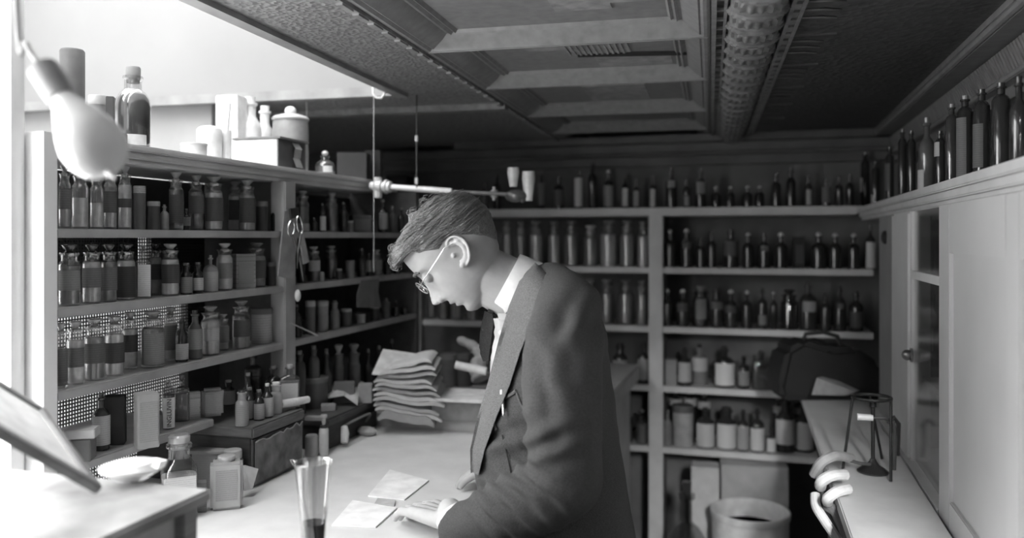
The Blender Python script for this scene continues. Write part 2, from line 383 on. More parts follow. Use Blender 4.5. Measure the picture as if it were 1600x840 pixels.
# ------------------------------------------------------------------ counters
one('counter', MB().box((-1.50, 1.2, ZT-.035), (-.59, 2.34, ZT)).box((-1.245, .25, ZT-.035), (-.59, 1.2, ZT)).box((-1.24, .3, 0), (-.66, 2.3, ZT-.035)), M_COUNTER, 'long white-topped work counter in front of the left shelves, where the person works', 'counter', bevel=.004)
one('counter', MB().box((-1.535, 2.345, ZT-.03), (-.50, B-.02, ZT+.036)).box((-1.5, 2.38, 0), (-.54, B-.03, ZT-.03)), mat(.5, .5, 'paint', 10, .1), 'slightly raised grey counter at the far end, under the stacked papers', 'counter', bevel=.005)
rc = thing('counter', 'pale counter at right with the iron tripod standing on it', 'counter', (.5, 1.8, 0))
for nm, mb, m in (('worktop', MB().prism([(.19, .3, ZT-.03), (R-.014, .3, ZT-.03), (R-.014, 3.38, ZT-.03), (.138, 3.38, ZT-.03), (.155, 2.4, ZT-.03)], (0, 0, .03)), M_COUNTER),
                  ('base', MB().box((.215, .4, 0), (R-.02, 3.0, ZT-.031)), mat(.12, .6, 'paint', 6, .2))):
    o = part(nm, mb, m, rc, bevel=.003); o.matrix_parent_inverse = Matrix.Translation((-.5, -1.8, 0))

# ------------------------------------------------------------------ bottles
def label_patch(r, z0, z1, half=1.1, n=10, off=.0012, sx=1, sy=1):
    mb = MB(); rr = r+off
    pts = [(rr*math.sin(-half+2*half*i/n), -rr*math.cos(-half+2*half*i/n)) for i in range(n+1)]
    pin = [((rr-.0009)*math.sin(-half+2*half*i/n), -(rr-.0009)*math.cos(-half+2*half*i/n)) for i in range(n+1)]
    out = pts+pin[::-1]
    return mb.prism([(x, y, z0) for x, y in out], (0, 0, z1-z0))
def L_(g, pr=True): return mat(g, .7, 'print', 230, .2 if g > .2 else -.3) if pr else mat(g, .7)
def make(kind, r, h, o):
    """parts of a vessel in local space, front towards -Y: (name, mb, material, smooth, label)"""
    ps = []; n = 20; lab = o.get('lab'); con = o.get('con'); gm = o.get('gm', M_GLASS)
    lz = o.get('lz', (.2, .55))
    if kind == 'jar':           # wide-mouthed apothecary jar, flared lip, lens stopper
        pr = [(r*.90, 0), (r, .012*h+.001), (r, .665*h), (r*.96, .69*h), (r*.82, .715*h), (r*.77, .735*h), (r*.77, .79*h), (r*.86, .825*h), (r*.97, .85*h), (r*.97, .862*h), (r*.6, .862*h)]
        ps.append(('bottle', MB().lathe(pr, n), M_JAR if gm is M_GLASS else gm))
        if con is not None:
            f = o.get('fill', .62); q = [(r*.86, .004), (r*.93, .01), (r*.93, min(f, .65)*h)]
            if f > .65: q += [(r*.86, .69*h), (r*.70, min(f, .78)*h)]
            ps.append(('contents', MB().lathe(q, n), mat(con, .9, 'powder', 90, .12)))
        if not o.get('open'):
            st = [(r*.5, .82*h), (r*.55, .868*h), (r*.34, .885*h), (r*.40, .91*h), (r*.72, .965*h), (r*.74, .985*h), (r*.5, h)]
            ps.append(('stopper', MB().lathe(st, n), o.get('sm', mat(.30, .12, 'plain', coat=.6))))
    elif kind == 'round':       # narrow-mouthed bottle
        nr = o.get('nr', .36)
        pr = [(r*.9, 0), (r, .01*h+.001), (r, .58*h), (r*.92, .65*h), (r*.62, .71*h), (r*nr, .75*h), (r*nr, .88*h), (r*(nr+.16), .895*h), (r*(nr+.16), .925*h), (r*nr*.8, .93*h)]
        ps.append(('bottle', MB().lathe(pr, n), gm))
        if con is not None: ps.append(('contents', MB().lathe([(r*.9, .004), (r*.92, o.get('fill', .5)*h), (r*.9, o.get('fill', .5)*h)], n), mat(con, .4 if con < .2 else .9, 'powder', 60, .1)))
        if o.get('ball'): ps.append(('stopper', MB().ball((0, 0, .955*h), min(.5*r, .013), 12).lathe([(r*nr*.7, .9*h), (r*nr*.7, .95*h)], 12), mat(.55, .08, 'plain', coat=.8)))
        else: ps.append(('cork', MB().lathe([(r*nr*.85, .90*h), (r*nr*.95, h)], 14), o.get('sm', M_CORK)))
    elif kind == 'flask':       # flat rectangular medicine bottle
        d = o.get('d', .6); nr = .32
        pr = [(r*.92, 0), (r, .01*h), (r, .66*h), (r*.94, .70*h), (r*.6, .745*h), (r*nr, .765*h), (r*nr, .89*h), (r*(nr+.13), .90*h), (r*(nr+.13), .935*h)]
        mb = MB(); m_ = 28; vs = []
        for rr, z in pr:
            w = 5 if rr > r*.7 else 2
            sy = d if rr > r*.7 else (1 if rr < r*.5 else (d+1)/2)
            for i in range(m_):
                a = 2*PI*i/m_; ca, sa = math.cos(a), math.sin(a)
                vs.append((rr*math.copysign(abs(ca)**(2/w), ca), rr*sy*math.copysign(abs(sa)**(2/w), sa), z))
        k = len(pr); fs = [(j*m_+i, j*m_+(i+1) % m_, (j+1)*m_+(i+1) % m_, (j+1)*m_+i) for j in range(k-1) for i in range(m_)]
        fs += [tuple(reversed(range(m_))), tuple((k-1)*m_+i for i in range(m_))]
        mb.add(vs, fs); ps.append(('bottle', mb, gm))
        if con is not None: ps.append(('contents', MB().lathe([(r*.9, .004), (r*.92, .02*h), (r*.92, o.get('fill', .55)*h)], 28, None, 1, d, 5), mat(con, .5, 'powder', 60, .1)))
        ps.append(('cork', MB().lathe([(r*nr*.8, .9*h), (r*nr*.95, h)], 14), o.get('sm', M_CORK)))
        if lab is not None:
            ps.append(('label', MB().box((-r*.8, -r*d-.0016, lz[0]*h), (r*.8, -r*d-.0004, lz[1]*h)), L_(lab), 0)); lab = None
    elif kind == 'pot':         # straight pot or tin with a lid
        ps.append(('pot', MB().lathe([(r*.93, 0), (r*.97, .004), (r*.97, .84*h), (r*.9, .85*h)], n), o.get('bm', mat(.6, .35, 'plain', coat=.4))))
        ps.append(('lid', MB().lathe([(r, .83*h), (r*1.01, .84*h), (r*1.01, .98*h), (r*.95, h)], n), o.get('sm', mat(.45, .35, 'plain'))))
    elif kind == 'cyl':         # tall slim straight bottle
        pr = [(r*.9, 0), (r, .006), (r, .80*h), (r*.8, .84*h), (r*.45, .87*h), (r*.45, .93*h), (r*.62, .935*h), (r*.62, .955*h), (r*.4, .957*h)]
        ps.append(('bottle', MB().lathe(pr, n), gm))
        if con is not None: ps.append(('contents', MB().lathe([(r*.88, .004), (r*.92, o.get('fill', .6)*h), (r*.9, o.get('fill', .6)*h)], n), mat(con, .5, 'powder', 60, .1)))
        ps.append(('cork', MB().lathe([(r*.38, .94*h), (r*.42, h)], 14), o.get('sm', M_CORK)))
    if lab is not None:
        ps.append(('label', label_patch(r, lz[0]*h, lz[1]*h, o.get('half', 1.15)), L_(lab, o.get('pr', True))))
    return ps
def build(name, label, cat, ps, loc, rotz=0, group=None):
    t = thing(name, label, cat, loc, rotz, group)
    for q in ps: part(q[0], q[1], q[2], t, q[3] if len(q) > 3 else 35)
    return t
ORD = 'first second third fourth fifth sixth seventh eighth ninth tenth eleventh twelfth thirteenth fourteenth fifteenth sixteenth seventeenth eighteenth nineteenth twentieth'.split()
CIRC = {}
NAMEOF = {'jar': ('apothecary_jar', 'jar'), 'round': ('medicine_bottle', 'bottle'), 'flask': ('flat_medicine_bottle', 'bottle'), 'pot': ('lidded_pot', 'pot'), 'cyl': ('tall_bottle', 'bottle'), 'box': ('carton', 'box')}
def row(side, z, where, items, group, count=True, edge=.02, front=None, maxd=.30):
    """side L: front plane x=A looking to +x; B: front plane y=B looking to -y; R: front plane x=R looking to -x"""
    placed = CIRC.setdefault((side, round(z, 3)), [])
    items = sorted(items, key=lambda q: q[0])
    for idx, it in enumerate(items):
        u, w, vt, kind, desc = it[:5]; o = dict(it[5]) if len(it) > 5 else {}
        dep = o.get('dep', 0)
        for tries in range(14):
            r = .02
            for _ in range(4):
                if side == 'L': X = (front if front is not None else A)-edge-dep-r; t = tX(u, X); p = P(u, 371, t)
                elif side == 'R': X = (front if front is not None else R)+edge+dep+r; t = tX(u, X); p = P(u, 371, t)
                else: t = tY(u, (front if front is not None else B)+edge+dep+r); p = P(u, 371, t)
                r = w*t/FPX/2*(.97 if side != 'L' else .96)
            bad = [q for q in placed if (q[0]-p.x)**2+(q[1]-p.y)**2 < (q[2]+r+.001)**2]
            if not bad: break
            if dep+2*r+edge < maxd-.02 and tries < 8: dep += .018
            else: dep = o.get('dep', 0); w *= .93
        else: continue
        placed.append((p.x, p.y, r))
        h = max(.02, H-(vt-HOR)/FPX*t-z)
        if side in 'LB':
            tops = ZL if side == 'L' else ZB; up_ = [q for q in tops if q > z+.01 and not (where.startswith('far') and q < 1.15)]
            if up_: h = min(h, min(up_)-(.040 if min(up_) == tops[0] else .028)-z-.002)
        rot = {'L': PI/2-.75, 'B': .12, 'R': -PI/2+.35}[side]+o.get('rot', 0)
        nm, cat = NAMEOF[kind]
        lb = '%s, %s from left, %s' % (desc, ORD[idx] if idx < 20 else 'last', where) if count else desc+' '+where
        if kind == 'box':
            bw = o.get('bw', r*1.2); bd_ = o.get('bd', r*.8)
            ps = [('carton_body', MB().box((-bw, -bd_, 0), (bw, bd_, h)), mat(o.get('g', .3), .8, 'print', 90, .3), 0),
                  ('label', MB().box((-bw*.8, -bd_-.001, .15*h), (bw*.8, -bd_-.0002, .75*h)), L_(o.get('lab', .45)), 0)]
        else: ps = make(kind, r, h, o)
        build(nm, lb, cat, ps, (p.x, p.y, z), rot, group)
D = mat(.03, .12, 'plain', coat=.5); G2 = mat(.70, .05, 'glass'); GD = M_GLASSD
DST = mat(.04, .12, 'plain', coat=.6)
# row A : u, width, top v, kind, description, options
row('L', ZL[1], 'upper near-left shelf', [
 (101, 18, 258, 'jar', 'hazy glass jar with dark label', dict(con=.4, fill=.6, lab=.12, lz=(.3, .62))),
 (125, 25, 262, 'jar', 'wide jar filled with pale powder', dict(con=.62, fill=.5)),
 (151, 21, 268, 'jar', 'jar of pale powder with clear shoulder', dict(con=.58, fill=.45)),
 (172, 20, 260, 'jar', 'jar with large dark label and pale foot', dict(con=.45, fill=.6, lab=.07, lz=(.26, .6))),
 (195, 21, 258, 'jar', 'jar with narrow dark band above white contents', dict(con=.6, fill=.7, lab=.06, lz=(.34, .48))),
 (218, 19, 291, 'pot', 'small dark pot with striped pale cap', dict(bm=mat(.10, .4), sm=mat(.4, .5, 'print', 240, .6))),
 (240, 20, 315, 'pot', 'low pot, pale above and black below', dict(bm=mat(.06, .4), sm=mat(.33, .6))),
 (257, 14, 320, 'round', 'short grey bottle', dict(gm=mat(.25, .3))),
 (275, 23, 267, 'jar', 'tall dark jar with flat glass stopper', dict(con=.07, fill=.7, lab=.06, lz=(.12, .6))),
 (291, 12, 326, 'round', 'tiny dark bottle with striped label', dict(gm=D, lab=.2, lz=(.2, .6), dep=.02)),
 (306, 24, 272, 'jar', 'jar of dark contents with grey foot', dict(con=.16, fill=.7, lab=.10, lz=(.3, .62))),
 (334, 29, 272, 'jar', 'large jar, dark label over white powder', dict(con=.62, fill=.68, lab=.08, lz=(.17, .6))),
 (367, 22, 280, 'jar', 'jar with white square of powder at foot', dict(con=.6, fill=.68, lab=.08, lz=(.22, .62), dep=.06)),
 (386, 26, 280, 'jar', 'broad jar with dark label nearly to the foot', dict(con=.35, fill=.68, lab=.07, lz=(.16, .64))),
 (409, 19, 315, 'pot', 'small dark pot below a grey lid', dict(bm=mat(.04, .4), sm=mat(.2, .5))),
 (430, 14, 318, 'round', 'small black bottle beside the post', dict(gm=D)),
 (472, 22, 298, 'jar', 'dim jar with torn white corner label', dict(con=.12, fill=.6, lab=.4, lz=(.02, .2))),
 (491, 10, 340, 'round', 'tiny dark bottle next to a jar', dict(gm=D)),
 (504, 10, 318, 'round', 'slender bottle with bright narrow label', dict(gm=D, lab=.6, lz=(.05, .55))),
 (518, 20, 302, 'jar', 'dark jar with pale mouth', dict(con=.1, fill=.6))],
 'bottles on the uppermost inner left shelf')
row('L', ZL[1]+.0001, 'upper far-left shelf', [
 (537, 14, 316, 'round', 'dark round bottle', dict(gm=D)), (547, 11, 345, 'pot', 'little grey pot', dict(bm=mat(.2, .4))),
 (563, 26, 336, 'box', 'square dark carton', dict(g=.14, lab=.16)), (582, 10, 342, 'round', 'dim small bottle', dict(gm=D)),
 (598, 15, 312, 'round', 'bottle with pale label', dict(gm=D, lab=.34, lz=(.1, .6))), (613, 11, 322, 'round', 'slim grey bottle', dict(gm=mat(.1, .3))),
 (627, 12, 325, 'round', 'black bottle behind the hair', dict(gm=D))], 'bottles on the uppermost left shelf beyond the post')
row('L', ZL[2], 'middle near-left shelf', [
 (108, 33, 369, 'jar', 'large pale jar with dark lower half', dict(con=.3, fill=.64, lab=.22, lz=(.25, .58), sm=DST)),
 (143, 29, 369, 'jar', 'jar with white shoulder and dark label above pale powder', dict(con=.62, fill=.70, lab=.12, lz=(.27, .6), sm=DST)),
 (170, 25, 372, 'jar', 'grey jar with broad dull label', dict(con=.2, fill=.68, lab=.11, lz=(.2, .6), sm=DST)),
 (197, 29, 370, 'jar', 'jar with white powder over a black printed label', dict(con=.66, fill=.70, lab=.03, lz=(.05, .6), half=1.5, sm=DST)),
 (224, 24, 384, 'flask', 'square bottle with ornate pale label', dict(gm=G2, lab=.62, lz=(.04, .64), d=.8)),
 (243, 20, 374, 'jar', 'narrow jar with white shoulder and dark label', dict(con=.5, fill=.72, lab=.07, lz=(.3, .6), dep=.05, sm=DST)),
 (266, 28, 372, 'jar', 'jar with black label above bright white powder', dict(con=.8, fill=.68, lab=.06, lz=(.24, .6), sm=mat(.3, .1, 'plain', coat=.6))),
 (291, 18, 411, 'round', 'small squat bottle with grey label', dict(gm=D, lab=.24, nr=.6, lz=(.05, .55))),
 (309, 17, 410, 'round', 'small black bottle with white-framed label', dict(gm=D, lab=.5, nr=.55, lz=(.1, .5))),
 (329, 23, 399, 'round', 'cone-topped bottle with plain pale label', dict(gm=mat(.3, .5), lab=.42, nr=.2, lz=(.02, .55), sm=mat(.4, .7))),
 (351, 26, 373, 'jar', 'jar of white powder with framed grey label', dict(con=.85, fill=.74, lab=.2, lz=(.25, .58), half=.8, sm=mat(.35, .1, 'plain', coat=.6))),
 (378, 27, 397, 'box', 'upright printed carton between two jars', dict(g=.27, lab=.25, bw=.026, bd=.022, rot=.25)),
 (401, 29, 373, 'jar', 'large dark jar with small white tag', dict(con=.3, fill=.68, lab=.08, lz=(.2, .6), sm=mat(.2, .1, 'plain', coat=.6))),
 (424, 15, 410, 'pot', 'small black pot with grey lid', dict(bm=mat(.05, .4), sm=mat(.2, .5)))],
 'bottles on the second inner left shelf')
row('L', ZL[2]+.0001, 'middle far-left shelf', [
 (470, 14, 396, 'round', 'dim dark bottle', dict(gm=D)), (490, 20, 385, 'jar', 'stoppered jar with square pale label', dict(con=.1, fill=.6, lab=.35, lz=(.3, .6))),
 (502, 9, 425, 'pot', 'tiny white pot', dict(bm=mat(.5, .4))), (517, 20, 384, 'jar', 'dark stoppered jar', dict(con=.12, fill=.6, dep=.03)),
 (530, 9, 420, 'pot', 'tiny dark pot', dict(bm=mat(.1, .4))), (547, 15, 407, 'pot', 'pot with pale sides', dict(bm=mat(.32, .5), sm=mat(.3, .5))),
 (565, 15, 388, 'round', 'black bottle', dict(gm=D)), (576, 10, 396, 'round', 'thin bottle with light streak', dict(gm=D, lab=.26, lz=(.2, .7))),
 (588, 17, 390, 'jar', 'jar with grey label', dict(con=.16, fill=.6, lab=.2, lz=(.2, .6))), (605, 12, 398, 'round', 'dark bottle near the corner', dict(gm=D)),
 (620, 12, 400, 'round', 'dark bottle in the corner', dict(gm=D))], 'bottles on the second left shelf beyond the post')
row('L', ZL[3], 'lower near-left shelf', [
 (95, 20, 498, 'jar', 'dark jar at the end by the window', dict(con=.12, fill=.6, lab=.10, lz=(.1, .6))),
 (118, 26, 494, 'jar', 'jar with dark label over white powder', dict(con=.7, fill=.69, lab=.1, lz=(.28, .58))),
 (148, 31, 490, 'jar', 'wide jar of grey powder with dull label', dict(con=.34, fill=.66, lab=.09, lz=(.28, .6))),
 (179, 28, 484, 'jar', 'jar with bright powder above and below a black label', dict(con=.75, fill=.70, lab=.05, lz=(.22, .56), half=1.5)),
 (203, 24, 482, 'jar', 'slim jar with white shoulder and black label', dict(con=.62, fill=.70, lab=.05, lz=(.3, .6), dep=.04)),
 (239, 36, 480, 'jar', 'fat jar with one large printed grey label', dict(con=.25, fill=.68, lab=.2, lz=(.06, .62), half=1.0)),
 (266, 21, 479, 'jar', 'jar with long grey label and white foot', dict(con=.75, fill=.68, lab=.22, lz=(.2, .66), half=1.1, dep=.04)),
 (284, 20, 497, 'round', 'black bottle with pale label at its foot', dict(gm=D, lab=.4, lz=(.06, .42), nr=.5, sm=DST)),
 (305, 22, 485, 'round', 'black-corked bottle with striped label', dict(gm=mat(.12, .2), lab=.24, lz=(.2, .62), nr=.45, sm=DST)),
 (329, 29, 478, 'jar', 'large jar packed with white powder', dict(con=.6, fill=.72, lab=.4, lz=(.3, .56), half=.9)),
 (349, 17, 490, 'jar', 'narrow jar with white foot', dict(con=.6, fill=.68, lab=.2, lz=(.22, .66), dep=.03)),
 (377, 28, 463, 'jar', 'jar of dark roots with pale band at foot', dict(con=.3, fill=.6, lab=.08, lz=(.25, .6))),
 (409, 34, 481, 'pot', 'round lidded pot with light label', dict(bm=mat(.36, .6, 'print', 150, .25), sm=mat(.13, .5))),
 (434, 10, 495, 'pot', 'dark pot against the post', dict(bm=mat(.14, .5)))],
 'bottles on the third inner left shelf')
row('L', ZL[3]+.0001, 'lower far-left shelf', [
 (464, 16, 476, 'round', 'dark bottle', dict(gm=D)), (485, 16, 470, 'pot', 'grey canister', dict(bm=mat(.14, .5))),
 (504, 19, 470, 'pot', 'canister with light streak', dict(bm=mat(.28, .5))), (523, 15, 470, 'round', 'pale bottle', dict(gm=mat(.25, .3), nr=.6)),
 (541, 18, 482, 'pot', 'dull canister', dict(bm=mat(.1, .5))), (563, 17, 490, 'pot', 'low white pot', dict(bm=mat(.4, .5))),
 (586, 14, 478, 'pot', 'black pot', dict(bm=mat(.05, .4))), (603, 12, 466, 'cyl', 'slim grey bottle', dict(gm=mat(.16, .3))),
 (618, 12, 470, 'round', 'dark bottle near the corner', dict(gm=D)), (632, 10, 475, 'round', 'dark corner bottle', dict(gm=D))], 'bottles on the third left shelf beyond the post')
# behind the chests: dim bottles standing on the far counter
row('L', ZT+.036, 'far left counter', [
 (468, 20, 548, 'cyl', 'tall dim bottle', dict(gm=mat(.05, .2))), (490, 19, 540, 'cyl', 'tall dim bottle', dict(gm=mat(.09, .2))), (510, 18, 545, 'round', 'tall dark bottle', dict(gm=mat(.06, .2))),
 (529, 18, 538, 'jar', 'tall jar with pale stopper', dict(gm=mat(.09, .2), sm=mat(.35, .3))), (553, 21, 537, 'jar', 'grey jar with pale stopper', dict(gm=mat(.16, .2), sm=mat(.35, .3))),
 (575, 14, 545, 'round', 'dark bottle', dict(gm=D)), (592, 14, 540, 'round', 'black bottle', dict(gm=D)), (612, 14, 530, 'round', 'black bottle behind the papers', dict(gm=D))],
 'bottles on the far counter', edge=.0)
# row D (fourth left shelf)
row('L', ZL[4], 'bottom near-left shelf', [
 (158, 27, 612, 'round', 'dark bottle with banded pale label', dict(gm=D, lab=.36, lz=(.1, .62), sm=DST)),
 (263, 20, 594, 'cyl', 'slim bottle lettered down its white label', dict(gm=G2, con=.18, fill=.7, sm=mat(.4, .6))),
 (284, 23, 586, 'flask', 'clear grey flat bottle with ring neck', dict(gm=G2, con=.2, fill=.6, d=.7, dep=.02)),
 (303, 15, 612, 'box', 'small white labelled packet', dict(g=.5, lab=.6)),
 (357, 20, 594, 'round', 'black-necked bottle with large pale label', dict(gm=D, lab=.36, lz=(.05, .6), nr=.5, dep=.03, sm=mat(.5, .4)))],
 'bottles on the lowest left shelf')
# ------------------------------------------------------------------ back shelves
def dk(x=.3): return dict(gm=mat(.02+.03*random.random(), .12, 'plain', coat=.5), sm=DST)
def DB(**k): d = dict(gm=mat(.03, .12, 'plain', coat=.5), sm=DST); d.update(k); return d
row('B', ZB[0], 'top back shelf', [
 (757, 12, 284, 'round', 'dim short bottle', DB(lab=.12, lz=(.1, .5))), (777, 11, 272, 'round', 'dark bottle', DB()),
 (846, 12, 268, 'round', 'grey-labelled bottle', DB(lab=.14, lz=(.1, .7))), (873, 17, 276, 'round', 'broad dim bottle', DB(lab=.10, lz=(.1, .6))),
 (904, 13, 266, 'cyl', 'slim bottle with bright white label', DB(lab=.62, lz=(.05, .8))), (926, 15, 252, 'round', 'plain black bottle', DB()),
 (951, 16, 266, 'round', 'bottle with round pale stopper above grey label', DB(lab=.26, lz=(.04, .6), ball=1)),
 (977, 12, 272, 'round', 'bottle with narrow bright label', DB(lab=.55, lz=(.05, .58), half=.8)), (994, 13, 280, 'round', 'bottle with light left side', DB(lab=.32, lz=(.05, .6), half=.7)),
 (1020, 12, 276, 'round', 'dark bottle with narrow white label', DB(lab=.5, lz=(.03, .6), half=.8)),
 (1049, 18, 262, 'round', 'round-bodied bottle with glowing pale shoulder', DB(lab=.3, lz=(.5, .68), half=.7)),
 (1073, 11, 280, 'round', 'bottle with small light foot label', DB(lab=.3, lz=(.05, .4), half=.8)),
 (1095, 18, 264, 'round', 'globe-topped bottle with grey label', DB(lab=.26, lz=(.35, .66), half=.9)),
 (1119, 15, 293, 'round', 'low black bottle with ball stopper', DB(ball=1)), (1141, 14, 293, 'round', 'low black bottle with ball stopper', DB(ball=1)),
 (1168, 15, 292, 'round', 'low black bottle with ball stopper', DB(ball=1)), (1187, 14, 292, 'round', 'low black bottle with ball stopper', DB(ball=1)),
 (1213, 15, 270, 'round', 'unlit black bottle', DB()), (1236, 15, 262, 'round', 'tall unlit bottle', DB()),
 (1263, 13, 275, 'round', 'bottle with small bright label', DB(lab=.4, lz=(.05, .55), half=.6)), (1291, 14, 280, 'round', 'bottle with dull label', DB(lab=.14, lz=(.1, .7))),
 (1311, 12, 276, 'round', 'black bottle', DB()), (1328, 12, 272, 'round', 'black corner bottle', DB())], 'bottles on the top back shelf')
pj = lambda g: dict(gm=M_GLASS, con=g, fill=.66, sm=mat(.2, .2, 'plain', coat=.5))
row('B', ZB[1], 'second back shelf, left bay', [
 (793, 19, 345, 'jar', 'dim powder jar', pj(.3)), (814, 18, 346, 'jar', 'shadowed powder jar', pj(.16)), (838, 22, 345, 'jar', 'bright powder jar', pj(.5)), (866, 20, 346, 'jar', 'pale powder jar', pj(.42)), (893, 26, 345, 'jar', 'wide grey powder jar', pj(.2)),
 (923, 24, 352, 'jar', 'grey jar with pale disc stopper', dict(con=.2, fill=.66, sm=mat(.5, .4))), (951, 29, 344, 'jar', 'wide bright powder jar', pj(.5)), (980, 24, 344, 'jar', 'grey powder jar', pj(.28)), (1005, 20, 346, 'jar', 'bright powder jar beside the post', pj(.42))],
 'powder jars in the left bay of the second back shelf')
bl = dict(ball=1)
row('B', ZB[1]+.0001, 'second back shelf, right bay', [
 (1047, 17, 360, 'round', 'black bottle with ball stopper', DB(**bl)), (1073, 20, 359, 'round', 'dark bottle with pale shoulder', DB(ball=1, lab=.12, lz=(.5, .68), half=.8)), (1095, 15, 372, 'round', 'short dark bottle', DB()), (1112, 15, 362, 'round', 'thin dark bottle', DB()),
 (1142, 24, 358, 'round', 'stout bottle with hazy label', DB(lab=.10, lz=(.3, .7))), (1169, 17, 365, 'round', 'black bottle with small ball stopper', DB(ball=1)), (1194, 19, 364, 'round', 'dark bottle with light shoulder', DB(lab=.16, lz=(.48, .64), half=.7)), (1220, 20, 365, 'round', 'black bottle with bright ball stopper', DB(ball=1)),
 (1248, 22, 370, 'box', 'dim upright packet', dict(g=.04, lab=.07, bw=.02, bd=.02)), (1279, 24, 365, 'round', 'stout black bottle with ball stopper', DB(ball=1)), (1305, 20, 366, 'round', 'black bottle with shining ball stopper', DB(ball=1)), (1334, 19, 366, 'round', 'black bottle, ball stopper faint', DB(ball=1)),
 (1360, 15, 350, 'round', 'bottle with tall bright white label', DB(lab=.66, lz=(.02, .6)))], 'bottles in the right bay of the second back shelf')
row('B', ZB[2], 'third back shelf, left bay', [
 (674, 18, 437, 'jar', 'pale powder jar', dict(dep=.04, **pj(.34))), (693, 17, 440, 'jar', 'dim powder jar', pj(.12)), (714, 20, 438, 'jar', 'light powder jar', pj(.28)), (738, 20, 438, 'jar', 'light powder jar near the chin', pj(.3)),
 (901, 18, 436, 'jar', 'bright jar beside the shoulder', pj(.4)), (922, 19, 436, 'jar', 'pale jar', pj(.3)), (948, 23, 436, 'jar', 'dim wide jar', pj(.12)), (978, 27, 437, 'jar', 'wide dim jar', pj(.12)), (1003, 19, 438, 'jar', 'grey jar beside the post', pj(.14))],
 'jars in the left bay of the third back shelf')
row('B', ZB[2]+.0001, 'third back shelf, right bay', [
 (1043, 15, 452, 'round', 'black bottle with ball stopper', DB(ball=1)), (1067, 19, 453, 'round', 'dark bottle with lit ball stopper', DB(ball=1, lab=.08, lz=(.4, .65))), (1095, 25, 446, 'jar', 'wide jar with light streaked label', dict(gm=GD, con=.1, fill=.6, lab=.2, lz=(.2, .68), half=.7)), (1120, 20, 450, 'round', 'dark bottle with pale shoulder', DB(lab=.13, lz=(.46, .66), nr=.6)),
 (1142, 20, 454, 'round', 'dark bottle, ball stopper', DB(ball=1, lab=.07, lz=(.4, .6))), (1167, 17, 455, 'round', 'slender black bottle with ball stopper', DB(ball=1)), (1191, 16, 450, 'round', 'bottle with two light spots', DB(lab=.17, lz=(.1, .34), half=.8)), (1209, 13, 456, 'round', 'narrow black bottle with ball stopper', DB(ball=1)),
 (1233, 26, 452, 'jar', 'hazy broad jar', dict(gm=GD, con=.08, fill=.6, sm=DST)), (1263, 27, 440, 'round', 'large black bottle with bright round label', DB(lab=.3, lz=(.38, .6), half=.8, nr=.3)), (1290, 17, 458, 'round', 'dark bottle', DB()), (1312, 18, 447, 'round', 'black bottle with pale shoulder spot', DB(lab=.13, lz=(.5, .62), half=.5)), (1338, 22, 455, 'round', 'dim bottle near the corner', DB(lab=.07, lz=(.1, .5)))],
 'bottles in the right bay of the third back shelf')
row('B', ZB[3], 'fourth back shelf, left bay', [
 (941, 18, 540, 'round', 'dark bottle close to the back', DB()), (969, 24, 536, 'round', 'dark bottle with square pale label', DB(lab=.42, lz=(.2, .58), nr=.5)), (1005, 18, 534, 'round', 'pale bottle beside the post', DB(lab=.3, lz=(.1, .6), nr=.4))],
 'bottles in the left bay of the fourth back shelf')
row('B', ZB[3]+.0001, 'fourth back shelf, right bay', [
 (1048, 19, 561, 'box', 'small pale open box', dict(g=.3, lab=.3, bw=.024, bd=.02)), (1070, 22, 543, 'round', 'dark-topped bottle with pale label', DB(lab=.45, lz=(.1, .62), nr=.36)), (1093, 26, 538, 'round', 'grey bottle with wide light label', dict(gm=mat(.2, .2), lab=.5, lz=(.35, .68), nr=.3, sm=DST)),
 (1132, 32, 541, 'round', 'black bottle with large bright white label', DB(lab=.72, lz=(.06, .6), nr=.3)), (1162, 18, 556, 'round', 'small hazy bottle', dict(gm=GD, lab=.24, lz=(.1, .55), sm=DST)), (1189, 26, 547, 'flask', 'square clear bottle of grey liquid', dict(gm=G2, con=.3, fill=.55, d=.8, sm=mat(.06, .5)))],
 'bottles in the right bay of the fourth back shelf')
row('B', ZB[4], 'lowest back shelf, left bay', [
 (950, 20, 640, 'round', 'dim glass bottle', dict(gm=GD, con=.2)), (977, 24, 634, 'round', 'clear glass bottle', dict(gm=G2, con=.25, sm=DST)), (1003, 20, 640, 'cyl', 'grey glass bottle', dict(gm=G2, con=.28))],
 'bottles in the left bay of the lowest back shelf')
row('B', ZB[4]+.0001, 'lowest back shelf, right bay', [
 (1043, 14, 640, 'round', 'narrow grey bottle', dict(gm=mat(.2, .2))), (1067, 35, 632, 'pot', 'large grey canister', dict(bm=mat(.38, .5), sm=mat(.12, .5))), (1102, 30, 636, 'round', 'black-shouldered bottle with pale label', DB(lab=.5, lz=(.04, .62), nr=.3)),
 (1135, 32, 636, 'round', 'broad bottle with white label and black neck', DB(lab=.6, lz=(.04, .62), nr=.5)), (1161, 19, 640, 'round', 'bottle with dull pale label', DB(lab=.34, lz=(.04, .62))), (1183, 23, 638, 'round', 'small bottle with white label', DB(lab=.6, lz=(.04, .56), nr=.3)),
 (1205, 15, 672, 'round', 'tiny bottle with bright label', DB(lab=.6, lz=(.06, .66))), (1226, 31, 622, 'round', 'tall black bottle with white label', DB(lab=.52, lz=(.16, .62), nr=.4)), (1256, 31, 630, 'round', 'bottle with rounded white label beside the counter', DB(lab=.45, lz=(.06, .62), nr=.4))],
 'bottles in the right bay of the lowest back shelf')
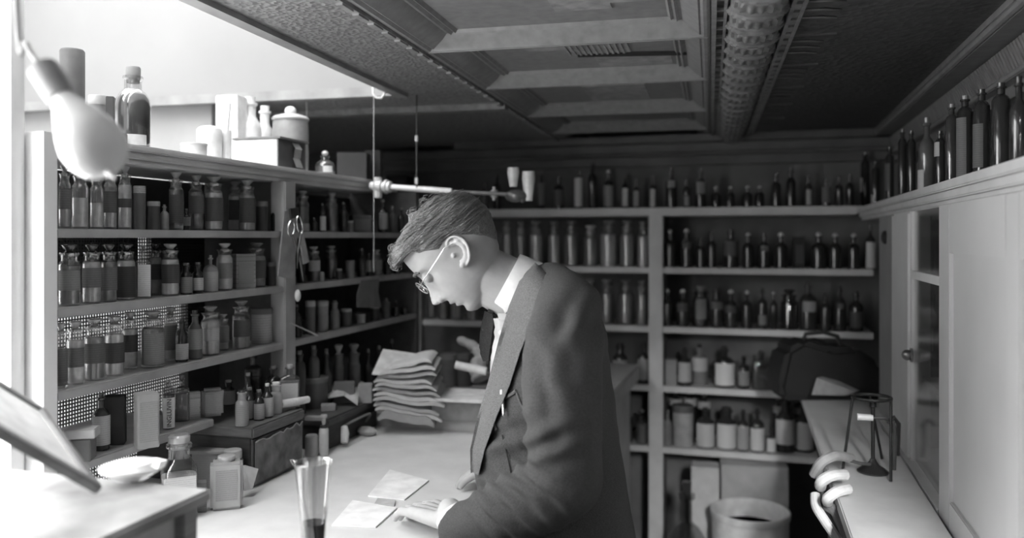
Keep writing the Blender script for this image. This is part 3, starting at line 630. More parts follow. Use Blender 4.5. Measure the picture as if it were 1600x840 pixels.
row('B', ZB[4]+.0002, 'lowest back shelf, rear', [
 (1056, 21, 612, 'cyl', 'white-capped bottle', DB(sm=mat(.5, .6), lab=.5, lz=(.72, .86))), (1078, 20, 611, 'cyl', 'white-topped bottle', DB(sm=mat(.5, .6), lab=.5, lz=(.7, .86))), (1100, 21, 616, 'cyl', 'bottle with round white top', DB(sm=mat(.5, .6), lab=.45, lz=(.7, .86))),
 (1216, 18, 622, 'cyl', 'pale-topped bottle', DB(sm=mat(.4, .6), lab=.4, lz=(.7, .86))), (1246, 20, 624, 'cyl', 'pale-capped bottle', DB(sm=mat(.4, .6), lab=.35, lz=(.7, .86)))],
 'rear bottles on the lowest back shelf', edge=.17)
# tall bottles on the right-hand top shelf
row('R', ZR, 'top right shelf', [
 (1352, 14, 238, 'cyl', 'bottle with two bright spots', DB(lab=.5, lz=(.3, .55), half=.5)), (1368, 12, 252, 'cyl', 'dark bottle with small white tag', DB(lab=.5, lz=(.05, .25), half=.6)), (1390, 13, 230, 'cyl', 'dark slim bottle', DB(lab=.1, lz=(.2, .7))),
 (1410, 13, 202, 'cyl', 'tall black bottle', DB()), (1424, 13, 204, 'cyl', 'tall glossy black bottle', DB()), (1448, 25, 184, 'round', 'stoppered bottle, grey label above white contents', dict(gm=mat(.12, .1, 'plain', coat=.6), lab=.6, lz=(.03, .3), half=.7, nr=.35, sm=mat(.3, .1, 'plain', coat=.5))),
 (1469, 16, 205, 'cyl', 'dark bottle with raised square white label', DB(lab=.5, lz=(.55, .8), half=.9)), (1487, 19, 163, 'cyl', 'very tall dark bottle with bright edges', dict(gm=mat(.05, .05, 'plain', coat=1.0), sm=mat(.3, .2))), (1508, 24, 150, 'cyl', 'very tall bottle with long grey label', DB(lab=.13, lz=(.03, .74), sm=mat(.3, .2))), (1534, 24, 140, 'cyl', 'tall dark bottle', DB(lab=.1, lz=(.1, .6))), (1564, 27, 130, 'cyl', 'tall glossy bottle near the picture edge', DB()), (1592, 27, 120, 'round', 'tall dark corner bottle', DB())],
 'tall bottles on the right-hand top shelf', edge=.03)
# inside the glazed cupboard
row('R', H-.098, 'upper cupboard shelf', [(1440, 12, 345, 'round', 'dim bottle', dict(gm=mat(.12, .3), sm=DST)), (1453, 14, 338, 'round', 'bottle with black round stopper', dict(gm=mat(.25, .3), ball=0, sm=DST)), (1467, 14, 346, 'cyl', 'grey bottle', dict(gm=mat(.22, .3)))], 'bottles on the upper shelf in the cupboard', edge=.07)
row('R', H-.36, 'middle cupboard shelf', [(1441, 13, 480, 'pot', 'grey pot', dict(bm=mat(.25, .4))), (1457, 22, 452, 'round', 'black-shouldered globe bottle', DB(lab=.4, lz=(.2, .5), nr=.3))], 'bottles on the middle shelf in the cupboard', edge=.07)
row('R', ZT, 'foot of glazed cupboard', [(1440, 13, 610, 'cyl', 'grey bottle', dict(gm=mat(.35, .3))), (1458, 22, 598, 'round', 'pale waisted jug-like bottle', dict(gm=mat(.5, .25), nr=.5, sm=mat(.5, .5)))], 'bottles at the foot of the cupboard', edge=.07)
# back zone under the shelves: crock, bottle, cartons
p = P(1172, 795, 3.18); p.z = 0
cr = thing('stoneware_crock', 'large pale stoneware crock with open dark mouth on the floor at the back', 'crock', p)
hz = H-(795-HOR)/FPX*3.18
part('body', MB().lathe([(.12, 0), (.132, .01), (.142, .2), (.142, hz-.03), (.146, hz-.028), (.149, hz-.018), (.149, hz-.003), (.143, hz), (.136, hz-.004), (.130, hz-.03), (.128, .05), (.01, .04)], 36), mat(.75, .35, 'plain', 20, coat=.4), cr)
part('liquid', MB().lathe([(.001, hz-.07), (.128, hz-.07)], 30), mat(.015, .6), cr)
q = P(1178, 757, 3.45); q.z = 0
one('carton', MB().box((-.135, -.07, 0), (.13, .07, H-(727-HOR)/FPX*3.4)), mat(.42, .8, 'paper', 12, .15), 'big cardboard carton behind the stoneware crock', 'box', loc=q, rotz=.1, bevel=.004)
q = P(1100, 757, 3.42); q.z = 0
one('carton', MB().box((-.05, -.05, 0), (.06, .05, H-(722-HOR)/FPX*3.45)), mat(.55, .8, 'paper', 12, .15), 'narrow pale carton between the post and the big carton', 'box', loc=q, rotz=.05, bevel=.004)
q = P(1073, 757, 3.2); q.z = .0
build('carboy', 'large clear bottle with dark stopper on the floor, left of the crock', 'bottle', make('round', .075, H-(752-HOR)/FPX*3.2, dict(gm=G2, con=.3, fill=.35, nr=.26, sm=DST)), q)
# ------------------------------------------------------------------ right counter things
def lump(name, c, sc, m, label, cat, seed=1, amp=.25, bot=None, n=28):
    mb = MB().ball((0, 0, 0), 1, n, sc)
    vs = []
    for x in mb.v:
        v = Vector(x); d = 1+amp*noise.noise(v*9+Vector((seed*7.1, 0, 0)))*1.4; v = v*d
        if bot is not None: v.z = max(v.z, bot-c[2])
        vs.append(v+Vector(c))
    mb.v = [tuple(v) for v in vs]
    return one(name, mb, m, label, cat, smooth=60)
bagc = P(1286, 608, 3.04)
bag = thing('leather_bag', 'black leather bag slumped on the far end of the right counter', 'bag', (bagc.x, bagc.y, ZT))
bb = MB(); prof = [(-.18, .0), (.19, .0), (.20, .04), (.175, .13), (.09, .19), (.0, .185), (-.10, .215), (-.16, .18), (-.19, .05)]
bb.prism([(x, -.09, z) for x, z in prof], (0, .18, 0)); o = part('bag_body', bb, mat(.018, .5, 'plain', 20, bump=.3), bag, bevel=.02); o.rotation_euler.z = .3
hh = part('handle', MB().tube([(-.07, 0, .19), (-.06, 0, .225), (0, 0, .235), (.05, 0, .22), (.06, 0, .18)], .008, 8), mat(.02, .5), bag)
f = P(1350, 560, 2.85)
one('cloth', MB().prism([P(1240, 565, 3.2), P(1262, 528, 3.2), P(1300, 542, 3.2), P(1345, 576, 3.18), P(1370, 600, 3.15), P(1370, 650, 3.15), P(1300, 640, 3.2)], (.02, .06, 0)), mat(.03, .9, 'cloth', bump=.3), 'dark cloth sloping over the black bag towards the side panel', 'cloth', bevel=.01)
one('folded_paper', MB().prism([P(1268, 617, 2.84), P(1276, 590, 2.86), P(1300, 596, 2.86), P(1335, 612, 2.84), P(1320, 618, 2.84)], (.02, .03, .0)), mat(.3, .8, 'paper'), 'folded grey paper tucked on top of the black bag', 'paper', smooth=0)
# iron tripod ring stand
tc_ = onZ(1360, 738, ZT); trp = thing('tripod_stand', 'thin black iron tripod ring stand on the right counter', 'stand', (tc_.x, tc_.y, ZT))
tt = tc_.dot(CAMF)
def loc(p): return p-Vector((tc_.x, tc_.y, ZT))
ringc = loc(P(1362, 621, tt)); rr = .037*1.2
part('ring', MB().tube([ringc+Vector((rr*math.cos(a*PI/12), rr*math.sin(a*PI/12), 0)) for a in range(25)], .004, 8), M_IRON, trp)
for (uu, ud, vd, ph) in ((1331, 1316, 739, PI*1.05), (1370, 1378, 716, PI*.5), (1384, 1392, 752, -.35)):
    top = ringc+Vector((rr*math.cos(ph), rr*math.sin(ph), 0)); base = loc(onZ(ud, vd, ZT+.002))
    part('leg', MB().tube([top, top*.5+base*.5, base], .0035, 8), M_IRON, trp)
# gas burner
g0 = onZ(1364, 738, ZT); gb = thing('gas_burner', 'black gas burner with conical foot under the tripod ring', 'burner', (g0.x, g0.y, ZT))
hb = H-(624-HOR)/FPX*g0.dot(CAMF)-ZT
part('base', MB().lathe([(.036, 0), (.037, .004), (.03, .010), (.016, .018), (.009, .028), (.006, .034)], 24), mat(.03, .3, 'plain', coat=.5), gb)
part('barrel', MB().lathe([(.0045, .03), (.0045, hb-.02), (.008, hb-.018), (.008, hb-.004), (.004, hb)], 14), M_IRON, gb)
part('porcelain_sleeve', MB().tube([(-.036, 0, hb-.045), (.0, 0, hb-.045)], .0085, 12), mat(.8, .3), gb)
part('gas_tap', MB().tube([(0, 0, hb-.045), (.03, .0, hb-.045), (.047, 0, hb-.055), (.05, 0, hb-.09), (.048, 0, ZT*0+.01)], .0045, 8), mat(.08, .4), gb)
tubep = [g0+Vector((0, 0, .02)), P(1345, 724, tt*.99), P(1318, 718, tt*.99), P(1293, 722, tt), P(1283, 745, tt), P(1290, 790, tt*.97), P(1316, 850, tt*.93), P(1326, 900, tt*.9)]
def smooth_path(pts, k=6):
    out = []; n = len(pts)
    for i in range(n-1):
        a, b, c, d = pts[max(i-1, 0)], pts[i], pts[i+1], pts[min(i+2, n-1)]
        for j in range(k):
            s = j/k; out.append(.5*((2*b)+(c-a)*s+(2*a-5*b+4*c-d)*s*s+(3*b-a-3*c+d)*s*s*s))
    out.append(pts[-1]); return out
one('rubber_tube', MB().tube(smooth_path([Vector(x) for x in tubep]), .0042, 8), mat(.10, .5), 'grey rubber gas tube running from the burner over the counter edge', 'tube')
# white hose loops hanging at the counter edge
def hoop(pts, r, label, g=.72):
    one('coiled_hose', MB().tube(smooth_path([Vector(x) for x in pts], 5), r, 10), mat(g, .5), label, 'hose', 'white hose loops at the counter edge')
tq = 2.05
hoop([P(1330, 716, tq), P(1306, 712, tq*.97), P(1284, 722, tq*.96), P(1272, 742, tq*.97)], .012, 'topmost grey loop of hose over the counter edge', .4)
hoop([P(1320, 742, tq*.93), P(1300, 743, tq*.92), P(1284, 752, tq*.92), P(1282, 760, tq*.93)], .013, 'thick white hose end just under the grey loop')
hoop([P(1325, 764, tq*.90), P(1308, 768, tq*.89), P(1294, 778, tq*.89), P(1293, 784, tq*.9)], .012, 'lower white hose end pointing left')
hoop([P(1274, 772, tq*.93), P(1276, 792, tq*.92), P(1290, 815, tq*.91), P(1312, 850, tq*.9), P(1330, 900, tq*.88)], .011, 'long white hose hanging down below the loops')
hoop([P(1290, 790, tq*.92), P(1306, 800, tq*.91), P(1322, 830, tq*.9), P(1335, 900, tq*.88)], .012, 'dark grey hose hanging behind the long white one', .15)
one('hook_rod', MB().tube([P(1388, 662, 2.2), P(1397, 652, 2.2), P(1404, 662, 2.2), P(1403, 690, 2.2), onZ(1402, 711, ZT)], .006, 8), mat(.06, .5), 'curved dark strap standing against the white post', 'strap')
p = Vector((R+.004, 2.85, H+.0))
one('knob', MB().ball((0, 0, 0), .022, 14, (.6, 1, 1)), mat(.03, .3), 'round black knob high on the grey side panel', 'knob', loc=p)
# small bright vial standing on window ledge etc. near the corner
q = onZ(621, 548+20, ZT+.036)
# ------------------------------------------------------------------ lowest left shelf, left top shelf: single things
def carton(u, v0, Zb, t, w, d, h, g, label, rot=0, nm='carton', cat='box', lab=None, bev=.0015):
    p = P(u, 371, t); p.z = Zb
    if lab is None: return one(nm, MB().box((-w/2, -d/2, 0), (w/2, d/2, h)), mat(g, .8, 'paper', 40, .08), label, cat, loc=p, rotz=rot, bevel=bev)
    T = thing(nm, label, cat, p, rot); part('carton_body', MB().box((-w/2, -d/2, 0), (w/2, d/2, h)), mat(g, .8, 'paper', 40, .08), T, bevel=bev)
    part('label', MB().box((-w*.42, -d/2-.001, h*.12), (w*.42, -d/2-.0001, h*.85)), L_(lab), T, 0)
    return T
z4 = ZL[4]
def c4(u, t, w, d, h, g, label, rot=0, z=None, **k): return carton(u, 0, z4 if z is None else z, t*LS, w*LS, d*LS, h*LS, g, label, rot, **k)
c4(229, 2.13, .052, .05, .138, .27, 'tall grey printed carton at the left end of the bottom shelf', .93, lab=.24)
c4(180, 2.16, .05, .04, .125, .035, 'dark upright box between the banded bottle and the tall carton', .6)
c4(128, 2.00, .07, .05, .022, .35, 'crushed grey cardboard lid lying on a dark box by the window end', .5, z=z4+.0435)
c4(120, 2.00, .075, .05, .054, .10, 'dark low box under the crushed cardboard lid', .5)
c4(332, 2.50, .06, .04, .082, .28, 'round-cornered tin with embossed panels on the bottom shelf', .8, nm='tin', cat='tin', lab=.3, bev=.006)
c4(316, 2.74, .10, .05, .145, .03, 'black box with round hole behind the tin on the bottom shelf', .9, nm='black_box')
# vertical lettering on the slim bottle
def text(body, size, M, m, parent=None, ext=.0004, name='lettering'):
    c = bpy.data.curves.new(name, 'FONT'); c.body = body; c.size = size; c.extrude = ext; c.align_x = 'CENTER'; c.align_y = 'CENTER'
    to = bpy.data.objects.new(name, c); S.collection.objects.link(to); bpy.context.view_layer.update()
    me = bpy.data.meshes.new_from_object(to.evaluated_get(bpy.context.evaluated_depsgraph_get()))
    bpy.data.objects.remove(to); me.transform(M)
    return link(name, me, m, parent)
bot = [o for o in S.objects if o.get('label', '').startswith('slim bottle lettered')][0]
bd_ = [c for c in bot.children if c.name.startswith('bottle')][0].data
br = max(v.co.x for v in bd_.vertices); bh = max(v.co.z for v in bd_.vertices)
part('label', label_patch(br, .03*bh, .68*bh, .95), mat(.72, .7), bot)
FM = Matrix.Translation((0, -br-.0022, .36*bh)) @ Matrix.Rotation(PI/2, 4, 'X') @ Matrix.Rotation(PI/2, 4, 'Z')
text('INGLUVIN', .0135, FM, mat(.04, .6), bot)
# ---- top left shelf: distances across the shelf given by x, sizes from the picture
zt = ZL[0]
def sp_(u, x):
    t = tX(u, x); p = P(u, 371, t); p.z = zt; return p, t
def px(n, t): return n*t/FPX
def vz(v, t): return H-(v-HOR)/FPX*t-zt
p, t = sp_(208, A-.055); r = px(26, t); h = vz(105, t)
build('large_bottle', 'big stoppered bottle half full of dark liquid on the top left shelf', 'bottle', [
 ('bottle', MB().lathe([(r*.92, 0), (r, .005), (r, .52*h), (r*.95, .6*h), (r*.70, .685*h), (r*.5, .72*h), (r*.48, .83*h), (r*.58, .85*h), (r*.58, .88*h), (r*.46, .885*h)], 28), M_GLASS),
 ('contents', MB().lathe([(r*.88, .004), (r*.94, .008), (r*.94, .53*h), (r*.88, .6*h), (r*.68, .66*h)], 28), mat(.09, .5)),
 ('stopper', MB().lathe([(r*.36, .8*h), (r*.42, .88*h), (r*.43, .98*h), (r*.38, h)], 20), mat(.3, .6)),
 ('label', label_patch(r, .02*h, .15*h, .7), mat(.8, .7))], p, .8)
p, t = sp_(113, A-.13); one('tall_canister', MB().lathe([(px(17, t), 0), (px(18, t), .003), (px(18, t), vz(78, t)-.004), (px(16, t), vz(78, t))], 26), mat(.14, .6), 'tall dark canister behind the hanging bulb on the top left shelf', 'canister', loc=p)
p, t = sp_(153, A-.17); build('lidded_pot', 'grey lidded jar between the canister and the big bottle', 'jar', make('pot', px(14, t), vz(150, t), dict(bm=mat(.28, .5), sm=mat(.5, .5))), p)
p, t = sp_(173, A-.13); one('narrow_box', MB().box((-.008, -.012, 0), (.008, .012, vz(152, t))), mat(.10, .6), 'narrow dark upright box left of the big bottle', 'box', loc=p, rotz=.6, bevel=.001)
p, t = sp_(176, A-.02-.012); one('tray', MB().box((-.026, -.012, 0), (.026, .012, .022)), mat(.22, .6), 'low grey box in front of the big bottle', 'box', loc=p, rotz=1.3, bevel=.002)
p, t = sp_(303, A-.04); build('pill_box', 'low round white box at the shelf edge', 'box', make('pot', px(20, t), px(19, t), dict(bm=mat(.85, .5), sm=mat(.78, .5))), p)
p, t = sp_(327, A-.11); r = px(19, t); h = vz(196, t); build('ointment_pot', 'white crock topped with crumpled cotton', 'pot', [
 ('pot', MB().lathe([(r*.93, 0), (r, .004), (r, h*.86), (r*.95, h*.9)], 24), mat(.85, .3, 'plain', coat=.4)),
 ('cotton', MB().ball((0, 0, h*.9), r*.9, 16, (1, 1, .3)), mat(.85, .9, 'plain', 60, bump=.6))], p)
p, t = sp_(353, A-.09); r = px(8.5, t); h = vz(204, t)
one('paper_roll', MB().lathe([(r, 0), (r, h), (r*.75, h), (r*.75, .02)], 18), mat(.84, .7), 'short white paper tube beside the crock', 'tube', loc=p)
one('thin_stick', MB().tube([(0, 0, .02), P(360, 162, t)-p], .0013, 6), mat(.1, .5), 'thin dark stick standing in the white paper tube', 'stick', loc=p)
p, t = sp_(362, -1.457); one('post', MB().box((-.034, -.03, 0), (.034, .03, vz(151, t))), mat(.82, .5), 'square white post at the back of the top left shelf', 'post', loc=p, rotz=.1, bevel=.003)
p, t = sp_(391, -1.432); build('white_jug', 'tall white shouldered bottle against the white post', 'bottle', make('round', px(17, t), vz(152, t), dict(gm=mat(.8, .35), nr=.5, sm=mat(.8, .5))), p)
p, t = sp_(414, -1.452); build('white_bottle', 'small white-capped bottle right of the tall white one', 'bottle', make('round', px(13, t), vz(166, t), dict(gm=mat(.75, .3), nr=.55, sm=mat(.85, .5))), p)
p, t = sp_(454, -1.355); r = px(28, t); h = vz(178, t)
build('covered_jar', 'broad ribbed grey jar with round knob lid', 'jar', [
 ('jar', MB().lathe([(r*.9, 0), (r*.97, .01), (r, h*.35), (r*.97, h*.5), (r, h*.65), (r*.97, h*.8), (r*.95, h*.88)], 28), mat(.34, .4, 'plain', coat=.3)),
 ('lid', MB().lathe([(r*1.0, h*.88), (r*1.03, h*.91), (r*.92, h*.95), (r*.5, h*.99), (.01, h)], 28), mat(.44, .4, 'plain', coat=.3)),
 ('knob', MB().ball((0, 0, h+.008), px(9, t), 14, (1, 1, .85)), mat(.8, .4))], p)
wb = thing('document_box', 'long white box with dark side and curling label on the top left shelf', 'box', (-1.31, 2.025, zt))
part('box_body', MB().box((-.07, -.07, 0), (.066, .07, .076)), mat(.82, .6), wb, bevel=.002)
part('dark_side', MB().box((.0662, -.070, 0), (.070, .07, .076)), mat(.12, .5), wb, bevel=.001)
part('lid', MB().box((-.073, -.073, .0765), (.078, .077, .082)), mat(.22, .5), wb, bevel=.001)
cl = MB(); pts = [(.0715, .072), (.080, .055), (.074, .03), (.082, .004)]
for (a0, z0), (a1, z1) in zip(pts, pts[1:]): cl.quad((a0, -.005, z0), (a0, .032, z0), (a1, .036, z1), (a1, .0, z1))
part('curling_label', cl, mat(.42, .7), wb)
p, t = sp_(508, A-.05); r = px(15, t); h = vz(236, t)
build('glass_bottle', 'small round glass-stoppered bottle near the end of the top left shelf', 'bottle', [
 ('bottle', MB().lathe([(r*.85, 0), (r, .1*h), (r, .4*h), (r*.85, .52*h), (r*.4, .62*h), (r*.36, .72*h), (r*.52, .76*h), (r*.52, .8*h)], 22), M_GLASS),
 ('contents', MB().lathe([(r*.8, .003), (r*.93, .1*h), (r*.93, .36*h)], 22), mat(.2, .4)),
 ('stopper', MB().ball((0, 0, .9*h), r*.36, 12, (1, 1, .8)), mat(.6, .1, 'plain', coat=.6)),
 ('label', label_patch(r, .1*h, .36*h, .5), mat(.8, .7))], p, .8)
carton(553, 0, zt, 2.86, .10, .08, .10, .07, 'dark grey box behind the glass bottle on the top left shelf', .3)
carton(584, 0, zt, 2.97, .055, .06, .12, .10, 'taller grey box near the pipe joint', .3)
carton(624, 0, ZB[0], 4.03, .10, .10, .17, .02, 'black box with pale strip at the left end of the top back shelf', .1, lab=.04)
# ---- gas pipe and fixture
pa, pb, pc = P(590, 291, 2.66), P(650, 295, 2.62), P(772, 303, 2.56)
gp = thing('gas_pipe', 'white horizontal gas pipe running from the shelf end towards the burner', 'pipe', pa)
def rel(p, o): return Vector(p)-Vector(o)
part('pipe', MB().tube([rel(pa, pa), rel(P(706, 299, 2.60), pa)], .0095, 14), mat(.72, .35, 'plain', coat=.4), gp)
part('pipe', MB().tube([rel(P(706, 299.5, 2.60), pa), rel(P(800, 304, 2.52), pa)], .006, 12), mat(.12, .4), gp, label='thin dark end of the pipe')
jt = MB(); dirp = (pb-pa).normalized()
for s0, s1, r_ in ((-.024, -.010, .014), (-.010, .016, .020), (.016, .027, .015), (.027, .035, .023), (.035, .047, .019)): jt.tube([dirp*s0, dirp*s1], r_, 14)
jt.tube([Vector((0, 0, -.038)), Vector((0, 0, .028))], .014, 12); part('joint', jt, mat(.6, .35, 'plain', coat=.4), gp, bevel=.0015)
part('valve', MB().ball(rel(pc, pa), .014, 14).tube([rel(pc, pa)+Vector((0, 0, -.02)), rel(pc, pa)+Vector((0, 0, .022))], .005, 8), mat(.4, .3, 'plain', coat=.5), gp)
lp = P(806, 306, 2.52); la = thing('gas_lamp', 'gas lamp bracket with two small white glass shades at the pipe end', 'lamp', lp)
part('burner_body', MB().ball((0, 0, 0), .022, 14, (1.6, 1, .9)).ball((.02, 0, -.01), .012, 10), mat(.07, .3, 'plain', coat=.6), la)
for (u, v0, v1, w) in ((802, 262, 292, 19), (826, 268, 314, 21)):
    q0 = rel(P(u, v1, 2.52), lp); hh_ = (v1-v0)/FPX*2.52; r_ = w/FPX*2.52/2
    part('shade', MB().lathe([(r_*.6, 0), (r_*.75, hh_*.3), (r_, hh_*.75), (r_*.9, hh_), (r_*.82, hh_), (r_*.9, hh_*.75), (r_*.6, hh_*.2)], 18, Matrix.Translation(q0)), mat(.62, .4, 'plain', coat=.3), la)
# ---- hook and wires
def wire(u, v0, v1, t, r, label, g=.3, beads=()):
    p0 = P(u, v0, t); p0.z = ZC-.002; T = thing('hanging_wire', label, 'wire', p0)
    part('wire', MB().tube([(0, 0, 0), rel(P(u, v1, t), P(u, v0, t))+Vector((0, 0, H-(v0-HOR)/FPX*t-ZC+.002))], r, 8), mat(g, .4), T)
    for bv in beads: part('bead', MB().lathe([(r, -.011), (.0055, -.008), (.0055, .008), (r, .011)], 10, Matrix.Translation((0, 0, H-(bv-HOR)/FPX*t-ZC+.002))), mat(.6, .3, 'plain', coat=.5), T)
wire(584, 150, 425, 2.50, .0014, 'thin pale wire hanging from the ceiling hook past the pipe joint', .4)
wire(651, 168, 294, 2.62, .0022, 'dark hanging rod with two bright beads', .08, (217, 283))
wire(479, 158, 222, 2.75, .0018, 'short pale wire hanging above the knob-lidded jar', .5)
hk = P(592, 146, 2.50); hpts = [P(583, 136, 2.5), P(583, 146, 2.5), P(588, 153, 2.5), P(596, 153.5, 2.5), P(601, 147, 2.5), P(602, 137, 2.5)]
one('ceiling_hook', MB().tube(hpts, .0038, 8), mat(.75, .4), 'white angular hook at the corner of the skylight opening', 'hook')
# ---- hanging carbon-filament bulb, close to the camera on the left
b0, b1 = P(96, 152, .93), P(160, 250, .90); dv = (b1-b0); Lb = dv.length; MBu = dv.to_track_quat('Z', 'Y').to_matrix().to_4x4()
bu_ = thing('light_bulb', 'large tipped glass light bulb hanging at the far left', 'bulb', b0)
part('glass_bulb', MB().lathe([(.013, .0), (.015, .012), (.023, .035), (.031, .058), (.0345, .075), (.033, .09), (.026, .105), (.014, .114), (.006, .117), (.003, .124), (.0005, .130)], 28, MBu), mat(.7, .2, 'emit', emit=.06, coat=.5), bu_)
part('socket', MB().lathe([(.010, -.05), (.017, -.045), (.017, -.012), (.0155, .004)], 20, MBu), mat(.3, .4), bu_)
part('cord', MB().tube(smooth_path([MBu @ Vector((0, 0, -.048)), MBu @ Vector((0, 0, -.09)), MBu @ Vector((0, 0, -.10))+Vector((-.01, 0, .06)), Vector((-.07, -.02, 1.99+.6-b0.z))]), .003, 8), mat(.5, .7), bu_)
LD = LS
# ---- scissors, papers and tools hanging on the left post
pz = lambda u, v, d=0: (lambda t: P(u, v, t))(tX(u, A+.010+d))
hp = [(443, 330), (449, 328), (459, 344), (463, 372), (457, 437), (433, 431), (440, 362)]
one('hanging_paper', MB().prism([pz(u, v, .0) for u, v in hp], (.003, 0, 0)), mat(.33, .8, 'paper'), 'long grey paper hanging from a nail on the left post', 'paper', smooth=0)
one('hanging_paper', MB().prism([pz(u, v, .006) for u, v in ((466, 368), (473, 366), (482, 409), (473, 413))], (.003, 0, 0)), mat(.42, .8, 'paper'), 'narrow pale tag hanging right of the scissors', 'paper', smooth=0)
one('leather_strap', MB().prism([pz(u, v, .01) for u, v in ((451, 326), (464, 324), (466, 338), (453, 342))], (.005, 0, 0)), mat(.04, .6), 'dark leather patch at the top of the hanging papers', 'strap', smooth=0)
sc_ = thing('scissors', 'shiny steel scissors hanging from the left post', 'scissors', pz(458, 350, .02))
o0 = pz(458, 350, .02)
def ell(cu, cv, a, b, rot, n=18):
    out = []
    for i in range(n+1):
        x, y = a*math.cos(2*PI*i/n), b*math.sin(2*PI*i/n); out.append(rel(pz(cu+x*math.cos(rot)-y*math.sin(rot), cv+x*math.sin(rot)+y*math.cos(rot), .022), o0))
    return out
chrome = mat(.7, .2, 'plain', metal=1)
part('finger_ring', MB().tube(ell(455, 357, 5, 12, .1), .0022, 8), chrome, sc_); part('finger_ring', MB().tube(ell(468, 352, 4, 14, -.15), .0022, 8), chrome, sc_)
part('blade', MB().tube([rel(pz(457, 368, .022), o0), rel(pz(468, 400, .022), o0), rel(pz(474, 440, .022), o0)], [.003, .004, .001], 8), mat(.2, .3, metal=1.0), sc_)
part('blade', MB().tube([rel(pz(470, 366, .026), o0), rel(pz(466, 392, .026), o0), rel(pz(464, 420, .026), o0)], [.003, .004, .001], 8), mat(.12, .3, metal=1.0), sc_)
one('cotton_tuft', MB().ball((0, 0, 0), .011, 12, (.7, 1, 1.5)), mat(.8, .9, 'plain', 90, bump=.5), 'small white tuft hanging beside the left post', 'tuft', loc=pz(465, 462, .01))
one('spatula', MB().tube([pz(453, 504, .01), pz(475, 514, .02), pz(496, 524, .03)], [.0016, .0022, .0032], 8), mat(.45, .3, metal=.8), 'thin metal spatula jutting from the shelf past the left post', 'tool')
hp = [(564, 438), (592, 436), (590, 455), (595, 480), (557, 480), (557, 460)]
one('hanging_paper', MB().prism([pz(u, v, -.002) for u, v in hp], (.002, 0, 0)), mat(.16, .8, 'paper'), 'dim sheet pinned to the shelf edge beyond the post', 'paper', smooth=0)

# ------------------------------------------------------------------ chests on the counter
X1 = -1.125
c1 = thing('wooden_chest', 'dark wooden drawer chest with torn paper front, nearer of the two on the counter', 'chest', (X1, 1.76, ZT))
def cpart(name, mb, m, T, **k):
    o = part(name, mb, m, T, **k); o.matrix_parent_inverse = Matrix.Translation(-T.location); return o
zc1 = H-.4387
cpart('chest_body', MB().box((-1.45, 1.672, ZT), (X1-.008, 1.885, zc1-.026)), mat(.045, .5, 'wood', 20, .3), c1, bevel=.002)
cpart('lid', MB().box((-1.46, 1.664, zc1-.026), (X1+.003, 1.892, zc1)), mat(.13, .5, 'wood', 20, .3), c1, bevel=.004)
fpb = MB(); fpb.box((X1-.008, 1.672, ZT+.001), (X1-.002, 1.885, zc1-.03)); cpart('front_board', fpb, mat(.085, .6, 'plain', 24, .55), c1)
tp = [(X1+.001, 1.675, zc1-.036)]; ny = 14
for i in range(1, ny): tp.append((X1+.001, 1.675+i*.205/ny, zc1-.036+.003*math.sin(i*1.3+math.sin(i*i))+(.007 if i in (9, 12) else 0)))
tp += [(X1+.001, 1.88, zc1-.03), (X1+.001, 1.88, ZT+.01), (X1+.001, 1.675, ZT+.008)]
cpart('torn_paper', MB().prism(tp, (.0015, 0, 0)), mat(.16, .8, 'plain', 24, .5), c1, smooth=0)
te = [(X1+.003, y, z) for (_, y, z) in tp[:ny+1]]
cpart('torn_edge', MB().tube(te, .0016, 6), mat(.36, .8), c1)
zc2 = ZT+.088
c2 = thing('wooden_chest', 'low dark chest with overhanging lid and loop handle, farther of the two', 'chest', (X1, 2.15, ZT))
cpart('chest_body', MB().box((-1.45, 2.02, ZT), (X1-.01, 2.335, zc2-.022)), mat(.035, .5, 'wood', 20, .3), c2, bevel=.002)
cpart('lid', MB().box((-1.46, 2.012, zc2-.022), (X1+.002, 2.34, zc2)), mat(.09, .5, 'wood', 20, .3), c2, bevel=.005)
cpart('handle', MB().tube(smooth_path([Vector((X1-.01, 2.12, ZT+.045)), Vector((X1+.012, 2.14, ZT+.058)), Vector((X1+.014, 2.24, ZT+.058)), Vector((X1-.01, 2.26, ZT+.03))]), .0035, 8), mat(.2, .4), c2)
one('paper_curl', MB().tube([Vector((X1+.02, 2.07, ZT+.012)), Vector((X1+.017, 2.08, ZT+.035)), Vector((X1+.009, 2.09, ZT+.052))], [.010, .012, .009], 10), mat(.6, .8), 'little white paper curl on the front of the low chest', 'paper')
def on1(u, t): p = P(u, 371, t); p.z = zc1; return p
def put(name, cat, label, kind, u, vb, w, vt, z, o, rot=.8):
    t = (H-z)*FPX/(vb-HOR); r = w*t/FPX/2; p = P(u, vb, t)+CAMF*r*.6; p.z = z; h = (vb-vt)*t/FPX*1.0
    return build(name, label, cat, make(kind, r, h, o), p, rot)
put('vial', 'bottle', 'black-stoppered square vial of grey powder at the corner of the chest', 'round', 376, 666, 20, 610, zc1, dict(gm=mat(.3, .3), nr=.62, sm=DST, lab=.3, lz=(.02, .6)))
put('medicine_bottle', 'bottle', 'slim dark bottle just right of the powder vial', 'round', 389, 656, 14, 606, zc1, dict(gm=D, lab=.16, lz=(.05, .6), nr=.5))
put('medicine_bottle', 'bottle', 'small black bottle with grey label in the middle of the chest top', 'round', 403, 657, 17, 610, zc1, dict(gm=D, lab=.34, lz=(.05, .56), nr=.45))
put('medicine_bottle', 'bottle', 'white-capped black-necked bottle with pale label on the chest', 'round', 416, 653, 18, 600, zc1, dict(gm=D, lab=.4, lz=(.05, .6), nr=.4, sm=mat(.7, .5)))
